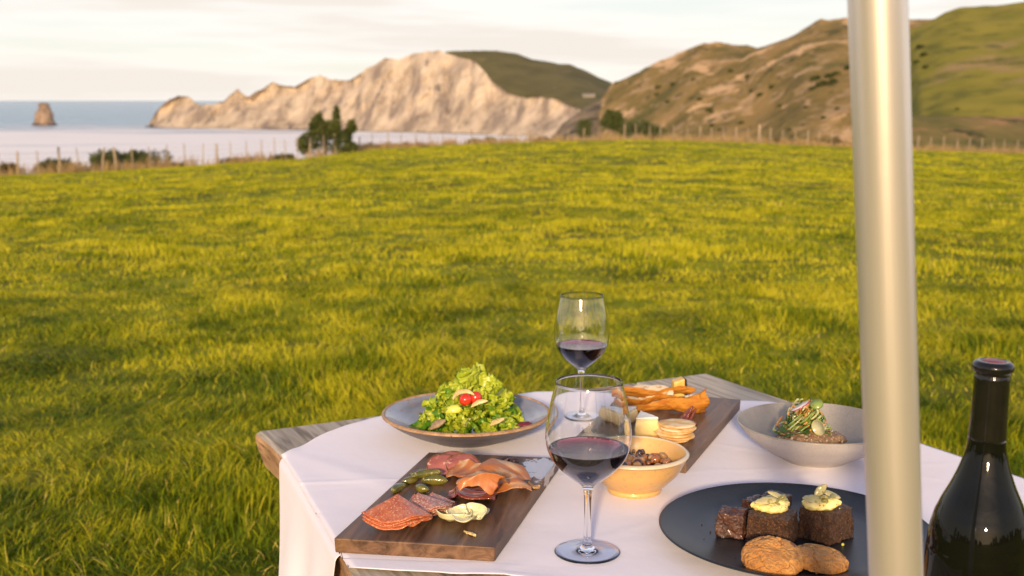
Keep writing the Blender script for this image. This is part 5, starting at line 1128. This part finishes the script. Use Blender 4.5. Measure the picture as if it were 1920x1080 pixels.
# --- cakes, brownies, cookies
def cakeblock(name, px, py, sx, sy, sz, rz, m, label, cat, group, seed, top_scale=.93, amp=.0022, h0=None, tilt=0):
    bm = bmesh.new(); bmesh.ops.create_cube(bm, size=1, matrix=Matrix.Translation((0, 0, .5)))
    bmesh.ops.subdivide_edges(bm, edges=bm.edges, cuts=26, use_grid_fill=True)
    for v in bm.verts:
        x, y, z = v.co; c = v.co - Vector((0, 0, .5)); mx_ = max(abs(c.x), abs(c.y), abs(c.z)) ; sph = c.normalized() * .62
        c = c.lerp(sph, .10); k = 1 - (1 - top_scale) * (c.z + .5)
        q = Vector((c.x * sx * k, c.y * sy * k, (c.z + .5) * sz)); nrm = c.normalized()
        n_ = fbm(q * 130 + Vector((seed, 0, 0)), 3) * amp + mn.noise(q * 55 + Vector((seed, 2, 0))) * amp * .9 - max(0, mn.noise(q * 330 + Vector((seed, 0, 5)))) * amp * .9
        v.co = q + nrm * n_; v.co.z = max(v.co.z, 0)
    p = W(px, py, PLZ if h0 is None else h0); o = rest(name, bm, m, p, label, cat, group, (tilt, 0, rz)); return o
m_cake = mat('date_cake', (.045, .018, .008), (.10, .042, .017), scale=120, rough=.6, c3=(.18, .085, .035), c3s=420, c3p=(.56, .62), bump=1, bscale=300, bdist=.008, coat=.12)
m_brw = mat('brownie', (.035, .013, .008), (.085, .030, .017), scale=70, rough=.5, c3=(.17, .09, .06), c3s=120, c3p=(.62, .70), bump=.8, bscale=150, bdist=.004, coat=.25)
cakeblock('cake_square', 1447, 1012, .058, .052, .038, D(-28), m_cake, 'left dark cake square topped with cream, behind the cookies', 'cake', 'iced cake squares on the black plate', 1)
cakeblock('cake_square', 1548, 1006, .050, .056, .041, D(-50), m_cake, 'right dark cake square topped with cream and pumpkin seeds', 'cake', 'iced cake squares on the black plate', 7)
Gb = 'brownie pieces on the black plate'
cakeblock('brownie', 1372, 1001, .038, .036, .033, D(-22), m_brw, 'reddish brown brownie cube at the left of the plate', 'brownie', Gb, 3, .9, .0030)
cakeblock('brownie', 1420, 984, .034, .034, .036, D(30), m_brw, 'dark brownie piece behind the left cake', 'brownie', Gb, 5, .95, .0022)
cakeblock('brownie', 1452, 976, .036, .034, .037, D(-38), m_brw, 'rearmost dark brownie with its corner above the left cake', 'brownie', Gb, 6, .95, .0020)
m_crm = mat('butter_cream', (.84, .62, .17), (.90, .74, .30), scale=30, rough=.42, coat=.1, sss=.2, bump=.5, bscale=110, bdist=.003)
m_pk = mat('pumpkin_seed', (.20, .19, .05), (.33, .30, .10), scale=60, rough=.35, coat=.2); m_lim = mat('candied_slice', (.50, .45, .20), (.62, .57, .32), scale=60, rough=.3, coat=.4, c3=(.30, .28, .10), c3s=120, tw=.25)
def topping(px, py, label, seed, slices):
    Yc_ = W(px, 1005, PLZ).y; p = W(px, 1005, PLZ); p.z = TOP + PLZ + (.0385 if seed == 2 else .0410)
    o = empty('cream_topping', p, label, 'cream', 'cream toppings on the cake squares'); r = random.Random(seed)
    bm = bmesh.new()
    for k in range(9): a = k * .7 + seed; add_bm(bm, blob(r.uniform(.006, .009), 3, .25, 2, k + seed, sc=(1.25, 1, .6)), Matrix.Translation((.011 * math.cos(a) * (1 if k else 0), .008 * math.sin(a) - .003, .003 + (.003 if k > 5 else 0))))
    c_ = bobj('cream', bm, m_crm, o); rm = c_.modifiers.new('join', 'REMESH'); rm.mode = 'VOXEL'; rm.voxel_size = .0009; rm.use_smooth_shade = True
    for k, (x, y, z, L_, w, rt) in enumerate(slices): q = bobj('candied_slice', crescent(L_, w, .0022, .5, k), m_lim, o, loc=(x, y, z)); q.rotation_euler = rt
    for k in range(6): q = bobj('pumpkin_seed', blob(.0045, 2, .04, 1, k, sc=(1.25, .75, .35)), m_pk, o, loc=(r.uniform(-.002, .014), r.uniform(-.012, .004), .008 + r.uniform(0, .005))); q.rotation_euler = (r.uniform(-.8, .8), r.uniform(-.8, .8), r.uniform(0, 3))
    bm = bmesh.new()
    for k in range(26): bmesh.ops.create_icosphere(bm, subdivisions=1, radius=r.uniform(.0005, .0012), matrix=Matrix.Translation((r.uniform(-.014, .018), r.uniform(-.016, .0), .0035 + r.uniform(-.001, .004))))
    bobj('crumb', bm, mat('pistachio_crumb', (.24, .30, .05), (.40, .42, .12), scale=200, rough=.6), o); o.scale = (1.2, 1.15, 1.2)
topping(1441, 1, 'yellow cream blob with two pale candied slices on the left cake', 2, [(-.005, -.006, .011, .027, .011, (.5, -.1, .1)), (.010, .004, .013, .024, .009, (.35, .35, -.3)), (.004, .008, .010, .018, .008, (.2, .1, .4))])
topping(1535, 1, 'yellow cream blob with seeds and green candied slices on the right cake', 8, [(-.008, -.006, .010, .026, .012, (.6, .15, -.1)), (.000, .002, .017, .020, .010, (1.2, -.8, .3)), (.013, .006, .012, .022, .010, (.3, .3, -.4))])
m_ck = mat('cookie_dough', (.48, .20, .045), (.66, .33, .09), scale=45, rough=.6, c3=(.22, .085, .025), c3s=60, c3p=(.56, .70), bump=1, bscale=260, bdist=.005)
def cookie(px, py, R0, th, label, seed, tilt, lift):
    bm = bmesh.new(); bmesh.ops.create_icosphere(bm, subdivisions=6, radius=1)
    for v in bm.verts:
        c = v.co.copy(); a = math.atan2(c.y, c.x); z = math.copysign(abs(c.z) ** .75, c.z); rr = 1 + .04 * mn.noise(Vector((math.cos(a) * 1.5, math.sin(a) * 1.5, seed)))
        q = Vector((c.x * R0 * rr, c.y * R0 * rr, z * th * (1 if z > 0 else .5)))
        if z > -.2:
            v3 = q * 42 + Vector((mn.noise(q * 60), mn.noise(q * 60 + Vector((9, 0, 0))), 0)) * .5 + Vector((seed * 3, 0, 0)); F1 = mn.voronoi(v3 * 1.0)[0]; cr_ = F1[1] - F1[0]; rad = math.hypot(c.x, c.y)
            q.z -= .0040 * math.exp(-(cr_ / .05) ** 2) * (.15 + .85 * rad); q.z += 0.0009 * fbm(q * 220, 3) + .0016 * mn.noise(q * 38 + Vector((seed, 0, 0)))
            q += Vector((c.x, c.y, 0)) * (.0015 * mn.noise(q * 120))
            d2 = (c.x - .08) ** 2 + (c.y - .1) ** 2; q.z -= .0035 * math.exp(-d2 / .03)
        v.co = q
    p = W(px, py, PLZ + lift); rest('cookie', bm, m_ck, p, label, 'cookie', 'cookies at the front of the black plate', tilt)
cookie(1535, 1050, .0350, .0135, 'right golden cookie lying flat under the edge of the other', 3, (.10, .02, .8), .006)
cookie(1449, 1046, .0385, .0150, 'left orange cookie resting on the edge of the right one', 6, (.22, -.10, .3), .012)
m_cr = mat('chocolate_crumb', (.03, .015, .01), rough=.8); r = random.Random(2)
crumb_px = [(1316, 985), (1332, 998), (1341, 1023), (1352, 1041), (1377, 1046), (1380, 1063), (1583, 1021), (1320, 1012)]
bm = bmesh.new()
for px, py in crumb_px: q = W(px, py, PLZ); bmesh.ops.create_icosphere(bm, subdivisions=1, radius=r.uniform(.0006, .0013), matrix=Matrix.Translation((q.x - pp.x, q.y - pp.y, .0005)))
tag(bobj('crumbs', bm, m_cr, loc=(pp.x, pp.y, TOP + PLZ)), 'tiny scattered crumbs on the black plate', 'crumbs', None, 'stuff')
rest('pistachio_bit', blob(.0022, 2, .2, 2, 1), mat('pistachio', (.40, .42, .06), rough=.5), W(1580, 1021, PLZ + .0015), 'bright green pistachio bit beside the right cake', 'pistachio')
